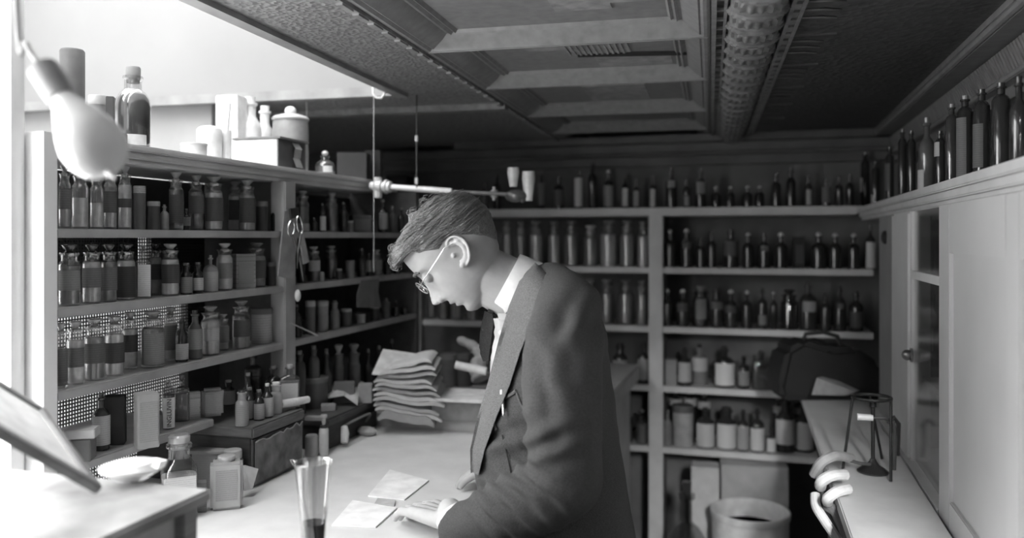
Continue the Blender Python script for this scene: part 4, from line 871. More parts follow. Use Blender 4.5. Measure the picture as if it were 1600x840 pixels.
put('medicine_bottle', 'bottle', 'milky bottle with big white round stopper on the chest', 'round', 430, 647, 19, 598, zc1, dict(gm=mat(.4, .2), nr=.7, sm=mat(.75, .5)))
put('flat_medicine_bottle', 'bottle', 'flat glass bottle with metal cap and printed label on the chest', 'flask', 450, 638, 32, 571, zc1, dict(gm=G2, con=.45, fill=.62, lab=.5, lz=(.12, .58), d=.5, sm=mat(.5, .3)), .55)
put('medicine_bottle', 'bottle', 'pale-capped dim bottle behind the milky one', 'round', 425, 632, 24, 572, zc1, dict(gm=GD, con=.12, nr=.36, sm=mat(.5, .5)))
put('flat_medicine_bottle', 'bottle', 'square clear bottle with dark stopper and bright neck on the chest', 'flask', 393, 628, 26, 553, zc1, dict(gm=GD, con=.14, fill=.5, d=.8, sm=DST), .6)
put('medicine_bottle', 'bottle', 'short black bottle before the square clear one', 'round', 386, 648, 15, 583, zc1, dict(gm=D, nr=.5, sm=mat(.3, .2)))
ro = [P(438, 632, 2.09), P(456, 629, 2.12), P(481, 624, 2.17)]
rl = MB(); rl.tube(ro, [.011, .0105, .009], 14); one('cloth_roll', rl, mat(.72, .8, 'plain', 60, bump=.4), 'white rolled cloth lying on the edge of the nearer chest', 'cloth')
# things in front of the chests and on the low chest
t = (H-ZT)*FPX/(712-HOR); build('ointment_pot', 'short pale cylinder pot at the corner between the chests', 'pot', [('pot', MB().lathe([(.017, 0), (.018, .003), (.017, .052), (.014, .056), (.005, .054)], 22), mat(.42, .5))], P(487, 712, t)+Vector((0, 0, 0)))
t = (H-ZT)*FPX/(711-HOR); build('vial', 'slim white-labelled vial with pointed cap before the low chest', 'bottle', [
 ('bottle', MB().lathe([(.0115, 0), (.0125, .002), (.0125, .068), (.009, .074)], 20), mat(.62, .3, 'plain', coat=.4)), ('collar', MB().lathe([(.010, .073), (.010, .079), (.005, .081)], 16), mat(.03, .3)),
 ('cap', MB().lathe([(.0035, .08), (.0055, .088), (.0055, .098), (.009, .102), (.008, .108)], 16), mat(.45, .4)), ('label', label_patch(.0125, .01, .06, .9), L_(.6))], P(506, 711, t))
def box2(nm, cat, label, u, vb, z, w, d, h, g, rot=.5, **k):
    t = (H-z)*FPX/(vb-HOR); p = P(u, vb, t); p.z = z
    return one(nm, MB().box((-w/2, -d/2, 0), (w/2, d/2, h)), mat(g, .7, 'paper', 30, .1), label, cat, loc=p, rotz=rot, bevel=.0015)
box2('small_box', 'box', 'small pale-topped box on the lid of the low chest', 513, 641, zc2, .04, .035, .018, .38, .5)
box2('small_box', 'box', 'flat whitish box at the near corner of the low chest lid', 492, 656, zc2, .05, .025, .010, .4, .2)
box2('carton', 'box', 'cream carton standing under the white sheet on the low chest', 538, 628, zc2, .06, .04, .06, .18, .45)
t = 2.45; build('round_canister', 'broad dark round canister behind the nearer chest', 'canister', make('pot', .042, .088, dict(bm=mat(.10, .5), sm=mat(.17, .5))), P(490, 371, 2.42))
S.objects[-1]
for o in S.objects:
    if o.name.startswith('round_canister'): o.location.z = zc2
sh = MB(); uu = [(502, 604), (515, 601), (540, 607), (561, 604)]
top = [P(u, v, 2.52) for u, v in uu]; low = [P(504, 618, 2.44), P(515, 622, 2.42), P(538, 618, 2.42), P(559, 633, 2.40)]
for i in range(3): sh.quad(top[i], top[i+1], low[i+1], low[i])
sho = one('paper_sheet', sh, mat(.6, .8), 'bent white sheet draped over the cream carton', 'paper', smooth=60)
so = sho.modifiers.new('s', 'SOLIDIFY'); so.thickness = .0015
box2('carton', 'box', 'pale block standing at the far end of the low chest', 571, 628, zc2, .04, .04, .055, .34, .4)
t = 2.9; p = P(534, 371, 2.85); p.z = ZT+.036
one('carton', MB().box((-.045, -.035, 0), (.045, .035, .13)), mat(.24, .8, 'paper', 30, .1), 'grey slanted box behind the white sheet', 'box', loc=p, rotz=.3, bevel=.002)
one('crumpled_paper', MB().ball((0, 0, .012), .02, 12, (1.6, 1, .7)), mat(.4, .8, 'plain', 60, bump=.6), 'small crumpled grey scrap at the foot of the low chest', 'paper', loc=onZ(573, 680, ZT))
# corner vial on the far counter
q = P(619, 540, 3.1); q.z = ZT+.036
one('glass_rod', MB().lathe([(.018, 0), (.018, .01), (.006, .014), (.005, .13), (.008, .135), (.008, .15), (.002, .155)], 16), mat(.25, .3, 'plain', coat=.5), 'slim upright glass stand behind the paper pile', 'stand', loc=q)
# ------------------------------------------------------------------ paper pile: every bundle a thing of its own
def sheet(pts_px, t0, t1, thick, label, g=.6, group='folded papers in the pile', nm='folded_papers', seed=0, droop=.008):
    """wavy bundle: near edge from pts_px[0] to pts_px[1] at depth t0, far edge behind it at t1"""
    (ua, va), (ub, vb) = pts_px; nx, nyy = 14, 6; mb = MB(); g_ = []
    for layer in (0, 1):
        for j in range(nyy+1):
            for i in range(nx+1):
                s = i/nx; u = ua+(ub-ua)*s; v = va+(vb-va)*s; tt_ = t0+(t1-t0)*j/nyy
                p = P(u, v, t0)+CAMF*(tt_-t0)
                edge = max(0, abs(s-.5)*2-.6)/.4
                p.z += droop*math.sin(s*5+1+seed*.12)*.6-droop*edge*edge+.004*noise.noise(Vector((s*4, j*.5, seed*.25)))
                if layer == 1: p.z += thick*(1-.5*edge**3)
                g_.append(p)
    o = (nx+1)*(nyy+1); fs = []
    for j in range(nyy):
        for i in range(nx):
            a = j*(nx+1)+i; fs.append((a, a+nx+1, a+nx+2, a+1)); fs.append((o+a, o+a+1, o+a+nx+2, o+a+nx+1))
    ring = [i for i in range(nx+1)]+[j*(nx+1)+nx for j in range(1, nyy+1)]+[nyy*(nx+1)+i for i in range(nx-1, -1, -1)]+[j*(nx+1) for j in range(nyy-1, 0, -1)]
    for a, b in zip(ring, ring[1:]+ring[:1]): fs.append((a, b, b+o, a+o))
    mb.add(g_, fs); return one(nm, mb, mat(g, .8, 'paper', 60, .06), label, 'paper', group, smooth=50)
stack = [((590, 656), (678, 663), .030, .34), ((586, 640), (690, 655), .014, .62), ((584, 633), (686, 646), .013, .66), ((583, 625), (694, 634), .012, .5), ((584, 617), (684, 628), .013, .64), ((582, 609), (688, 619), .012, .6),
         ((586, 602), (682, 609), .011, .5), ((584, 596), (674, 600), .012, .62), ((588, 590), (682, 586), .012, .64), ((592, 583), (680, 577), .012, .6), ((604, 576), (674, 566), .013, .66)]
for i, (a, b, th, g) in enumerate(stack):
    sheet((a, b), 2.44+.012*(i % 3), 2.66, th*.8, 'folded paper bundle in the pile, %s' % ('at the very bottom' if i == 0 else 'topmost of the thick bundles' if i == len(stack)-1 else '%s from the bottom' % ORD[i]), g, seed=i*1.7)
ts_ = MB(); ts_.prism([P(581, 585, 2.44), P(598, 547, 2.58), P(663, 556, 2.62), P(662, 574, 2.56), P(628, 590, 2.46)], (0, .002, .004))
one('paper_sheet', ts_, mat(.66, .8), 'large blank sheet tilted on top of the paper pile', 'paper', smooth=0)
pb_ = onZ(724, 655, ZT+.036); bk = thing('ledger_box', 'brown box right of the paper pile with white papers on its lid', 'box', (pb_.x, pb_.y, ZT+.036))
part('box_body', MB().box((-.09, -.03, 0), (.16, .22, .058)), mat(.2, .6, 'plain', 20, .3), bk, bevel=.003); bk.rotation_euler.z = .12
one('paper_sheet', MB().box((-.10, -.045, 0), (.15, .13, .010)), mat(.72, .8), 'thick white pad on the lid of the brown box', 'paper', loc=(pb_.x, pb_.y, ZT+.036+.0585), rotz=.08, bevel=.001)
zz = ZT+.036+.0585+.0105; pq = P(735, 371, 2.62)
one('white_tube', MB().tube([P(712, 570, 2.62), P(760, 580, 2.6)], .013, 12), mat(.75, .5), 'white roll lying on the pad close to the jacket', 'roll')
one('white_cloth', MB().tube(smooth_path([P(716, 530, 2.85), P(740, 541, 2.82), P(752, 556, 2.80), P(746, 574, 2.78), P(752, 592, 2.76)]), [.009+.0009*i+.005*abs(math.sin(i*.9)) for i in range(25)], 10), mat(.42, .8, 'plain', 40, bump=.5), 'crumpled white cloth twisted upright behind the pad', 'cloth')
for (u, v, w, g, lb) in ((677, 556, .07, .10, 'dim grey jar at the left behind the pad'), (700, 552, .075, .14, 'round grey jar behind the pad'), (724, 553, .06, .09, 'dark jar behind the twisted cloth')):
    p = P(u, 371, 3.05); p.z = ZT+.036
    build('squat_jar', lb, 'jar', make('pot', w/2, .12, dict(bm=mat(g, .5), sm=mat(g*1.4, .5))), p)
p = P(750, 371, 3.1); p.z = ZT+.036
build('squat_jar', 'shadowed jar next to the tie behind the pad', 'jar', make('pot', .035, .14, dict(bm=mat(.08, .5))), p)
# ------------------------------------------------------------------ counter foreground
def flat_on(pts, z, th): return MB().prism([onZ(u, v, z) for u, v in pts], (0, 0, th))
one('paper_sheet', flat_on([(575, 776), (609, 735), (670, 752), (632, 782)], ZT, .0028), mat(.95, .8), 'blank white sheet on the counter, farther of two', 'paper', smooth=0)
one('paper_sheet', flat_on([(518, 822), (551, 783), (620, 795), (587, 825)], ZT, .003), mat(.95, .8), 'blank white pad on the counter, nearer of two', 'paper', smooth=0)
one('paper_or_shadow_slip', flat_on([(585, 789), (590, 780), (618, 783), (616, 791)], ZT, .003), mat(.5, .7), 'small grey slab standing in for the shadow between the two white sheets', 'paper', smooth=0)  # shadow between the sheets, put in as a thin grey slab
g0 = P(490, 900, 1.36); g0.z = ZT
gr = thing('measuring_glass', 'tall conical measuring glass with dark liquid at the bottom', 'glass', g0)
def gz(v, t=1.36): return H-(v-HOR)/FPX*t-ZT
gh = gz(722)
part('glass', MB().lathe([(.033, 0), (.033, .003), (.012, .008), (.006, .016), (.010, .026), (.0185, .045), (.0215, gz(815)), (.0265, gh*.8), (.0305, gh-.004), (.032, gh), (.0305, gh+.001), (.029, gh-.004), (.0255, gh*.8), (.020, gz(815)), (.016, .045), (.008, .03), (.0005, .028)], 36).tube([Vector((-.029, -.004, gh)), Vector((-.036, -.006, gh+.002)), Vector((-.031, -.006, gh-.012))], [.003, .004, .001], 8), mat(.93, .03, 'glass'), gr)
part('liquid', MB().lathe([(.001, .03), (.014, .045), (.0195, gz(816)), (.001, gz(816))], 30), mat(.07, .15, 'plain', coat=.5), gr)
# tin canister
p = onZ(349, 797, ZT); tin = thing('tin_canister', 'square grey tin with round screw cap on the counter', 'tin', p+CAMF*.02, .62)
part('tin_body', MB().box((-.033, -.022, 0), (.033, .022, .1)), mat(.36, .45, 'plain', 40, .05), tin, bevel=.0055)
part('cap', MB().lathe([(.0165, .099), (.0165, .104), (.0185, .105), (.0185, .111), (.016, .112)], 24), mat(.36, .4, 'plain', coat=.3), tin)
part('label', MB().box((.0331, -.0165, .02), (.034, .0165, .085)).box((-.022, -.0226, .02), (.022, -.0222, .085)), L_(.3), tin, 0)
p = onZ(364, 766, ZT); build('screw_cap_jar', 'dark jar with wide pale screw cap behind the tin', 'jar', [
 ('jar', MB().lathe([(.024, 0), (.025, .004), (.025, .07), (.018, .078)], 24), mat(.08, .2, 'plain', coat=.5)), ('cap', MB().lathe([(.020, .074), (.020, .092), (.018, .094)], 24), mat(.5, .4))], p)
bx_ = thing('carton', 'flat-lidded printed carton behind the tin, marked with 4 and H', 'box', onZ(325, 765, ZT)+CAMF*.03, .25)
part('carton_body', MB().box((-.04, -.022, 0), (.04, .022, .08)), L_(.34), bx_, 0); part('lid', MB().box((-.05, -.026, .08), (.045, .026, .087)), mat(.4, .6), bx_, bevel=.001)
text('4', .022, Matrix.Translation((.015, -.0226, .062)) @ Matrix.Rotation(PI/2, 4, 'X'), mat(.04, .6), bx_); text('H', .022, Matrix.Translation((.015, -.0226, .038)) @ Matrix.Rotation(PI/2, 4, 'X'), mat(.04, .6), bx_)
one('paper_scrap', MB().prism([P(381, 767, 1.86), P(380, 727, 1.88), P(401, 733, 1.9), P(392, 764, 1.86)], (.002, .004, 0)), mat(.5, .8), 'crumpled pale paper standing between the tin and the chest', 'paper', smooth=0)
p = onZ(312, 798, ZT); one('small_box', MB().box((-.014, -.014, 0), (.014, .014, .062)), L_(.18), 'small dark printed box left of the tin', 'box', loc=p, rotz=.6, bevel=.001)
p = onZ(280, 806, ZT)
build('square_bottle', 'clear square bottle with wide glass stopper behind the scale case', 'bottle', [
 ('bottle', MB().lathe([(.034, 0), (.036, .003), (.036, .095), (.034, .105), (.024, .118), (.021, .122), (.021, .142), (.0255, .145), (.0255, .149), (.02, .15)], 32, None, 1, 1, 3.2), mat(.85, .04, 'glass')),
 ('contents', MB().lathe([(.031, .004), (.034, .006), (.034, .085), (.03, .085)], 32, None, 1, 1, 3.2), mat(.5, .8, 'powder', 70, .1)),
 ('stopper', MB().lathe([(.017, .14), (.018, .152), (.022, .154), (.022, .166), (.018, .17)], 22), mat(.35, .15, 'plain', coat=.5)),
 ('label', MB().box((-.03, -.0375, .02), (.03, -.0363, .09)), L_(.55), 0)], p, .75)
# ------------------------------------------------------------------ scale case (left foreground)
zs = H-.35; xs = -.733
sc = thing('scale_case', 'white-topped wooden scale case at the left front', 'case', (-1.0, .75, ZT))
def spart(n_, mb, m, **k):
    o = part(n_, mb, m, sc, **k); o.matrix_parent_inverse = Matrix.Translation((1.0, -.75, -ZT)); return o
spart('marble_top', MB().box((-1.235, .3, zs-.018), (xs, .99, zs)), mat(.30, .5, 'plain', 9, .5), bevel=.004)
spart('case_frame', MB().box((xs-.045, .945, ZT), (xs-.012, .975, zs-.018)).box((-1.22, .945, ZT), (-1.19, .975, zs-.018)).box((xs-.04, .32, ZT), (xs-.015, .35, zs-.018)).box((-1.22, .32, ZT+.001), (xs-.015, .975, ZT+.03)), mat(.3, .5, 'wood', 14, .2), bevel=.002)
spart('side_pane', MB().box((xs-.03, .35, ZT+.03), (xs-.026, .945, zs-.018)).box((-1.19, .958, ZT+.03), (xs-.045, .962, zs-.018)), mat(.62, .3, 'plain'))
p = onZ(206, 748, zs)
ds = MB(); ds.lathe([(.022, 0), (.024, .002), (.043, .014), (.045, .019), (.043, .019), (.022, .005), (.001, .004)], 30)
ds.lathe([(.036, .012), (.03, .024), (.012, .028), (.001, .0285)], 24)
one('porcelain_dish', ds, mat(.9, .3, 'plain', coat=.4), 'round white porcelain dish on the scale case', 'dish', loc=p)
one('paper_or_shadow_slip', MB().prism([P(228, 727, 1.2), P(232, 718, 1.22), P(250, 722, 1.2), P(246, 733, 1.19)], (.003, .012, 0)), mat(.9, .8), 'small white paper resting in the porcelain dish', 'paper', smooth=0)
# leaning framed lid
Fa, Fb = P(74, 640, 1.20), P(162, 762, 1.05); Fd = P(20, 690, .93)-P(74, 640, 1.20)
Fa.z = Fa.z; fx = (Fb-Fa); fl = fx.length; fx.normalize(); fy = (Fd-fx*Fd.dot(fx)); fy.normalize(); fz = fx.cross(fy)
FMx = Matrix(((fx.x, fy.x, fz.x, Fa.x), (fx.y, fy.y, fz.y, Fa.y), (fx.z, fy.z, fz.z, Fa.z), (0, 0, 0, 1)))
fo = thing('framed_glass_lid', 'dark framed glass lid leaning at the left edge', 'lid', Fb)
def fpart(n_, mb, m, **k):
    o = part(n_, mb, m, fo, **k); o.matrix_parent_inverse = Matrix.Translation(-Fb); return o
fpart('frame', MB().box((0, 0, 0), (fl, .02, .012), FMx).box((0, .2, 0), (fl, .22, .012), FMx).box((0, .0, 0), (.018, .22, .012), FMx).box((fl-.018, 0, 0), (fl, .22, .012), FMx), mat(.3, .5, 'wood', 14, .2), bevel=.002)
fpart('pane', MB().box((.018, .02, .004), (fl-.018, .2, .007), FMx), mat(.88, .4, 'plain'))
# ==PERSON==
# ------------------------------------------------------------------ the person
T0 = 1.65
def fused(name, mb, vox, m, parent, smooth_it=4, factor=.5, disp=None):
    me = mb.mesh(name, 0); o = bpy.data.objects.new(name, me); S.collection.objects.link(o)
    r = o.modifiers.new('r', 'REMESH'); r.mode = 'VOXEL'; r.voxel_size = vox
    s = o.modifiers.new('s', 'SMOOTH'); s.iterations = smooth_it; s.factor = factor
    bpy.context.view_layer.update()
    me2 = bpy.data.meshes.new_from_object(o.evaluated_get(bpy.context.evaluated_depsgraph_get()))
    bpy.data.objects.remove(o)
    if disp:
        ns = [v.normal.copy() for v in me2.vertices]
        for v, n in zip(me2.vertices, ns): v.co += n*disp(v.co)
    me2.shade_smooth(); me2.name = name
    return link(name, me2, m, parent)
base = P(872, 371, T0); base.z = 0
man = thing('person', 'person in a dark wool jacket, stiff white collar and wire spectacles, bending over the counter', 'person', base)
def child(o): o.matrix_parent_inverse = Matrix.Translation(-base); return o
PH = math.radians(50); cP, sP = math.cos(PH), math.sin(PH)
HO = P(722, 395, T0); HF = -CAMR*cP-UP*sP; HU = -CAMR*sP+UP*cP; HL = -CAMF
def hw(f, l, z): return HO+HF*(f/1000)+HL*(l/1000)+HU*(z/1000)
def lerp_tab(tab, z):
    if z <= tab[0][0]: return tab[0][1:]
    for a, b in zip(tab, tab[1:]):
        if z <= b[0]:
            s = (z-a[0])/(b[0]-a[0]); return tuple(x+(y-x)*s for x, y in zip(a[1:], b[1:]))
    return tab[-1][1:]
HT = [(-98, 58, 38, 8), (-95, 67, 26, 18), (-88, 74, 10, 30), (-80, 78, -6, 39), (-67, 79, -30, 49), (-58, 83, -45, 54), (-47, 88, -58, 58), (-35, 91, -66, 61), (-20, 89, -76, 65), (0, 86, -88, 69), (13, 86, -95, 71), (24, 88, -98, 73),
      (42, 91, -98, 75), (60, 90, -94, 75), (76, 87, -87, 71), (90, 80, -74, 63), (104, 66, -54, 50), (113, 48, -34, 35), (118, 30, -18, 20), (120, 12, 0, 6)]
NT = [(-38, 0, 10), (-35, 5, 12), (-30, 17, 13), (-25, 25, 11.5), (-20, 27, 9.5), (-15, 25, 8), (-4, 18, 6.5), (13, 10, 6), (24, 5, 7), (34, 1, 9), (42, 0, 9)]
def head_pt(a, z, off=0.0, face=True):
    F, Bk, Wd = lerp_tab(HT, z); cf = F*.38+Bk*.62
    ca, sa = math.cos(a), math.sin(a)
    p = 2.25
    x = math.copysign(abs(ca)**(2/p), ca); y = math.copysign(abs(sa)**(2/p), sa)
    f = cf+(F-cf if x > 0 else cf-Bk)*x; l = Wd*y
    f += off*ca; l += off*sa
    if face and ca > 0:
        w = ca**.5
        if z < 42:
            N, s = lerp_tab(NT, z)
            f += N*math.exp(-(l/s)**2*.5)
        f -= 9*math.exp(-(((abs(l)-31)/15)**2+((z-20)/12)**2))*w            # eye socket
        f += 3.5*math.exp(-(((abs(l)-30)/22)**2+((z-38)/6)**2))*w             # brow
        f += 3.0*math.exp(-(((abs(l)-44)/14)**2+((z+4)/14)**2))*w             # cheek bone
        lw = math.exp(-(l/17)**2)
        f += (5.0*math.exp(-((z+47)/4.5)**2)+4.5*math.exp(-((z+60)/4.5)**2)-4.5*math.exp(-((z+53.3)/1.9)**2)-3*math.exp(-((z+69)/5)**2))*lw
        f += 3.0*math.exp(-((z+84)/8)**2-(l/18)**2)
        f -= 2.0*math.exp(-((z+41)/3.5)**2-(l/5)**2)
    return f, l, z
def head_grid(na, nzs, off=lambda f, l, z, a: 0, face=True):
    mb = MB(); vs = []
    for z in nzs:
        for i in range(na):
            a = 2*PI*i/na; f0, l0, _ = head_pt(a, z, 0, face); f, l, zz = head_pt(a, z, off(f0, l0, z, a), face)
            vs.append(hw(f, l, zz))
    n = len(nzs); fs = [(j*na+i, j*na+(i+1) % na, (j+1)*na+(i+1) % na, (j+1)*na+i) for j in range(n-1) for i in range(na)]
    fs += [tuple(reversed(range(na))), tuple((n-1)*na+i for i in range(na))]
    return mb.add(vs, fs)
zs_ = [-98+218*i/150 for i in range(151)]
sk_ = head_grid(140, zs_)
def el(du_, dv_, l): return hw((-.643*du_+.766*dv_)*1.269, l, (-.766*du_-.643*dv_)*1.269)
for sg in (1, -1):
    helix = [(-17, -9, 70), (-19, -15, 74), (-17, -21, 78), (-11, -25, 82), (-3, -25, 85), (6, -21, 88), (12, -13, 89), (15, -3, 88), (15, 7, 84), (12, 14, 80), (8, 18, 76), (3, 18, 73)]
    pts = smooth_path([el(a, b, c*sg) for a, b, c in helix], 4)
    for p, q in zip(pts, pts[1:]): sk_.cap(p, .0024, q, .0024, 8)
    for p in pts[3:]: sk_.cap(p, .0022, p-HL*sg*.012, .0035, 8)
    anti = [(-8, -16, 76), (0, -16, 80), (6, -9, 82), (8, 0, 80), (5, 8, 77), (1, 11, 75)]
    pts = smooth_path([el(a, b, c*sg) for a, b, c in anti], 4)
    for p, q in zip(pts, pts[1:]): sk_.cap(p, .0024, q, .0024, 8)
    back = [(-12, -16, 72), (-4, -18, 77), (5, -13, 80), (10, -4, 80), (10, 6, 77), (7, 13, 74)]
    pts = [el(a, b, c*sg) for a, b, c in back]
    for p, q in zip(pts, pts[1:]): sk_.cap(p, .0058, q, .0058, 8)
    for p in pts: sk_.cap(p, .006, p-HL*sg*.016, .006, 8)
    sk_.ball(el(5, 16, 75*sg), .0062, 10); sk_.ball(el(-9, 3, 70*sg), .0042, 10)
    sk_.ball(hw(77, 31*sg, 19), .0125, 16, (1, 1.1, .9))                      # lidded eye
    sk_.ball(hw(95, 12*sg, -27), .0082, 12)                                   # nostril wing
sk_.cap(P(742, 418, T0), .052, P(800, 446, T0), .054, 40).cap(P(800, 446, T0), .054, P(850, 470, T0), .060, 40)
sk_.cap(P(752, 440, T0), .040, P(795, 462, T0), .046, 40)
M_SKIN = mat(.40, .5, 'skin', 60, .05)
head = child(fused('body', sk_, .0017, M_SKIN, man, 3, .5)); head.name = 'head'
for sg in (1, -1): child(part('eyebrow', MB().tube(smooth_path([hw(93, 14*sg, 38), hw(93, 26*sg, 42), hw(85, 44*sg, 41), hw(80, 52*sg, 36)], 4), [.002]*4+[.0032]*5+[.0018]*4, 8), mat(.10, .9), man))
for sg in (1, -1): child(part('nostril', MB().ball(hw(101, 7*sg, -31.2), .0034, 10, (1.3, .8, .8)), mat(.03, .9), man))
# hair
HLN = [(-110, -46), (-64, -40), (-57, -20), (-40, 4), (-30, 15), (-16, 30), (-2, 35), (18, 31), (37, 48), (50, 57), (56, 73), (82, 77), (95, 80), (130, 80)]
def zline(f): return lerp_tab(HLN, f)[0]
def hair_off(f, l, z, a):
    zl = zline(f); s = max(0, min(1, (z-zl)/(16 if f < 55 else 7))); s = s*s*(3-2*s)
    th = 7+4*max(0, min(1, (z-50)/50))
    if f > 35: th += 17*max(0, min(1, (f-35)/30))*max(0, min(1, (z-66)/14))
    if f < -20 and z < 40: th = 4.5
    n = noise.noise(Vector((f*.012, l*.16, z*.10)))*2.4+noise.noise(Vector((f*.03+5, l*.4, z*.25)))*.8
    cu = 2.5*noise.noise(Vector((f*.09, l*.09, z*.09))) if f > 45 else 0
    return -1.2+s*(th+n+cu)
hg = head_grid(170, [-60+180*i/140 for i in range(141)], hair_off, False)
zsh = [-60+180*i/140 for i in range(141)]
keep = []
for fc in hg.f[:-2]:
    j = fc[0]//170; i = fc[0] % 170; f0, l0, z0 = head_pt(2*PI*i/170, zsh[j], 0, False)
    if z0 > zline(f0)-5: keep.append(fc)
keep.append(hg.f[-1])
for k in range(140*170, 141*170):                     # dome over the crown
    pass
hg.f = keep
# raise the crown a little so the top is rounded
top = hw(10, 0, 131); n0 = len(hg.v); hg.v.append(tuple(top)); ringi = [140*170+i for i in range(170)]
hg.f.pop(); hg.f += [(ringi[i], ringi[(i+1) % 170], n0) for i in range(170)]
rh = random.Random(11)
for k in range(620):                                   # combed strands lying over the cap and loose wisps
    a0 = rh.uniform(-1.25, 1.25); z0 = rh.uniform(20, 116) if k % 3 else rh.uniform(78, 117)
    f0 = rh.uniform(-70, 88); lift = rh.uniform(.6, 3.0) if rh.random() < .8 else rh.uniform(3, 9)
    L = rh.uniform(25, 60); pts = []
    # follow meridian: start towards the front, run back
    side = rh.choice((1, 1, 1, -1)); zz = z0
    for s in range(7):
        u = s/6; f = f0-L*u
        # find angle on section zz whose f matches
        F, Bk, Wd = lerp_tab(HT, zz); cf = F*.38+Bk*.62
        x = (f-cf)/((F-cf) if f > cf else (cf-Bk))
        if abs(x) >= 1: break
        ca = math.copysign(abs(x)**(2.25/2), x); a = math.acos(max(-1, min(1, ca)))*side
        if zz < zline(f)+3: break
        fo, lo, z_ = head_pt(a, zz, 0, False); off = hair_off(fo, lo, zz, a)+.6+lift*math.sin(PI*u)*.5+(lift if lift > 3 else 0)*u*.5
        f1, l1, z1 = head_pt(a, zz, off, False); pts.append(hw(f1, l1, z1+ (3 if zz > 100 else 0)))
        zz -= rh.uniform(-.5, 3.5)
    if len(pts) >= 4: hg.tube(smooth_path(pts, 2), .0007, 4, False)
for k in range(60):                                    # curls of the forelock
    l0 = rh.uniform(-35, 40); zf = rh.uniform(80, 116); f0 = 103-max(0, zf-86)*1.0+rh.uniform(-5, 3)
    cx_ = hw(f0, l0, zf); rr_ = rh.uniform(.004, .011); ph = rh.uniform(0, 6)
    pts = [cx_+HF*rr_*math.cos(ph+s*.55)+HU*rr_*math.sin(ph+s*.55)+HL*(s*.0012*rh.choice((1, -1))) for s in range(9)]
    hg.tube(pts, .0007, 4, False)
for k in range(26):                                    # cowlick on the crown
    b = hw(-8+rh.uniform(-30, 20), rh.uniform(-15, 40), 122-abs(rh.uniform(0, 6))); d = (HU*rh.uniform(.3, 1)+CAMR*rh.uniform(-.3, 1)+HL*rh.uniform(-.5, .5)).normalized()
    hg.tube([b, b+d*.010, b+d*.018+CAMR*.006, b+d*.020+CAMR*.016], .0005, 4, False)
child(part('hair', hg, mat(.19, .4, 'hair', 90, .55, .6), man, 60))
# spectacles
sp = child(part('spectacles', MB().tube([hw(-6, 79, 22), hw(10, 79, 29), hw(40, 77, 25), hw(92, 62, 20), hw(101, 54, 19)], .0007, 6).tube([hw(-6, -79, 22), hw(10, -79, 29), hw(40, -77, 25), hw(92, -62, 20), hw(101, -54, 19)], .0007, 6)
    .tube(smooth_path([hw(102, 14, 20), hw(107, 6, 26), hw(107, -6, 26), hw(102, -14, 20)], 4), .0011, 6).tube([hw(101+1.5*math.cos(t_), 33+20*math.cos(t_), 15+15*math.sin(t_)) for t_ in [i*PI/12 for i in range(25)]], .0010, 6)
    .tube([hw(101, -33+20*math.cos(t_), 15+15*math.sin(t_)) for t_ in [i*PI/12 for i in range(25)]], .0010, 6), mat(.75, .2, metal=1.0), man))
for sg in (1, -1): part('lens', MB().add([hw(101.5, 33*sg+19.5*math.cos(i*PI/12), 15+14.5*math.sin(i*PI/12)) for i in range(24)], [tuple(range(24))]), mat(.97, .03, 'glass'), sp)
# collar, tie, shirt
ca_ = (P(813, 451, T0)-P(791, 439, T0)).normalized(); cl0 = P(790, 438, T0)
MC = Matrix.Translation(cl0) @ Matrix(((CAMF.x, 0, 0, 0), (CAMF.y, 0, 0, 0), (CAMF.z, 0, 0, 0), (0, 0, 0, 1)))
yv = ca_.cross(CAMF).normalized()
MC = Matrix(((CAMF.x, yv.x, ca_.x, cl0.x), (CAMF.y, yv.y, ca_.y, cl0.y), (CAMF.z, yv.z, ca_.z, cl0.z), (0, 0, 0, 1)))
child(part('collar', MB().lathe([(.0575, .002), (.0595, .0), (.0605, .002), (.064, .030), (.066, .048), (.0635, .048), (.0575, .004)], 44, MC, .98, 1.0), mat(.80, .45), man))
def px_prism(pts, b0, b1): return MB().prism([P(u, v, T0)+CAMF*b0 for u, v in pts], CAMF*(b1-b0))
child(part('tie', px_prism([(759, 479), (775, 486), (776, 505), (771, 540), (767, 566), (757, 566), (749, 545), (751, 512)], -.030, .030), mat(.035, .95, 'weave', 60), man, bevel=.006))
child(part('shirt', px_prism([(770, 487), (800, 487), (806, 520), (778, 600), (766, 590), (768, 545), (776, 515)], -.055, .055), mat(.75, .6), man, bevel=.012))
# jacket torso
TT = [(412, 828, 852, .050), (425, 812, 884, .105), (445, 806, 906, .140), (475, 798, 930, .155), (510, 790, 944, .160), (560, 775, 952, .162), (620, 757, 958, .160), (690, 741, 968, .158), (730, 741, 975, .158), (770, 748, 981, .16), (840, 754, 993, .17), (930, 758, 1006, .18), (1010, 762, 1012, .18)]
def tor(v): return lerp_tab(TT, v)
jk = MB(); vs = []; nv = 60; na = 48
for j in range(nv+1):
    v = 412+598*j/nv; uL, uR, hd = tor(v); c0 = P((uL+uR)/2, v, T0); hwid = (uR-uL)/2*T0/FPX
    for i in range(na):
        a = 2*PI*i/na; ca, sa = math.cos(a), math.sin(a); q = 2.25
        vs.append(c0+CAMR*hwid*math.copysign(abs(ca)**(2/q), ca)+CAMF*hd*math.copysign(abs(sa)**(2/q), sa))
fs = [(j*na+i, j*na+(i+1) % na, (j+1)*na+(i+1) % na, (j+1)*na+i) for j in range(nv) for i in range(na)]
fs += [tuple(reversed(range(na))), tuple(nv*na+i for i in range(na))]
jk.add(vs, fs)
def chain(mb, pts):
    for (p, r), (q, s_) in zip(pts, pts[1:]): mb.cap(p, r, q, s_, 20)
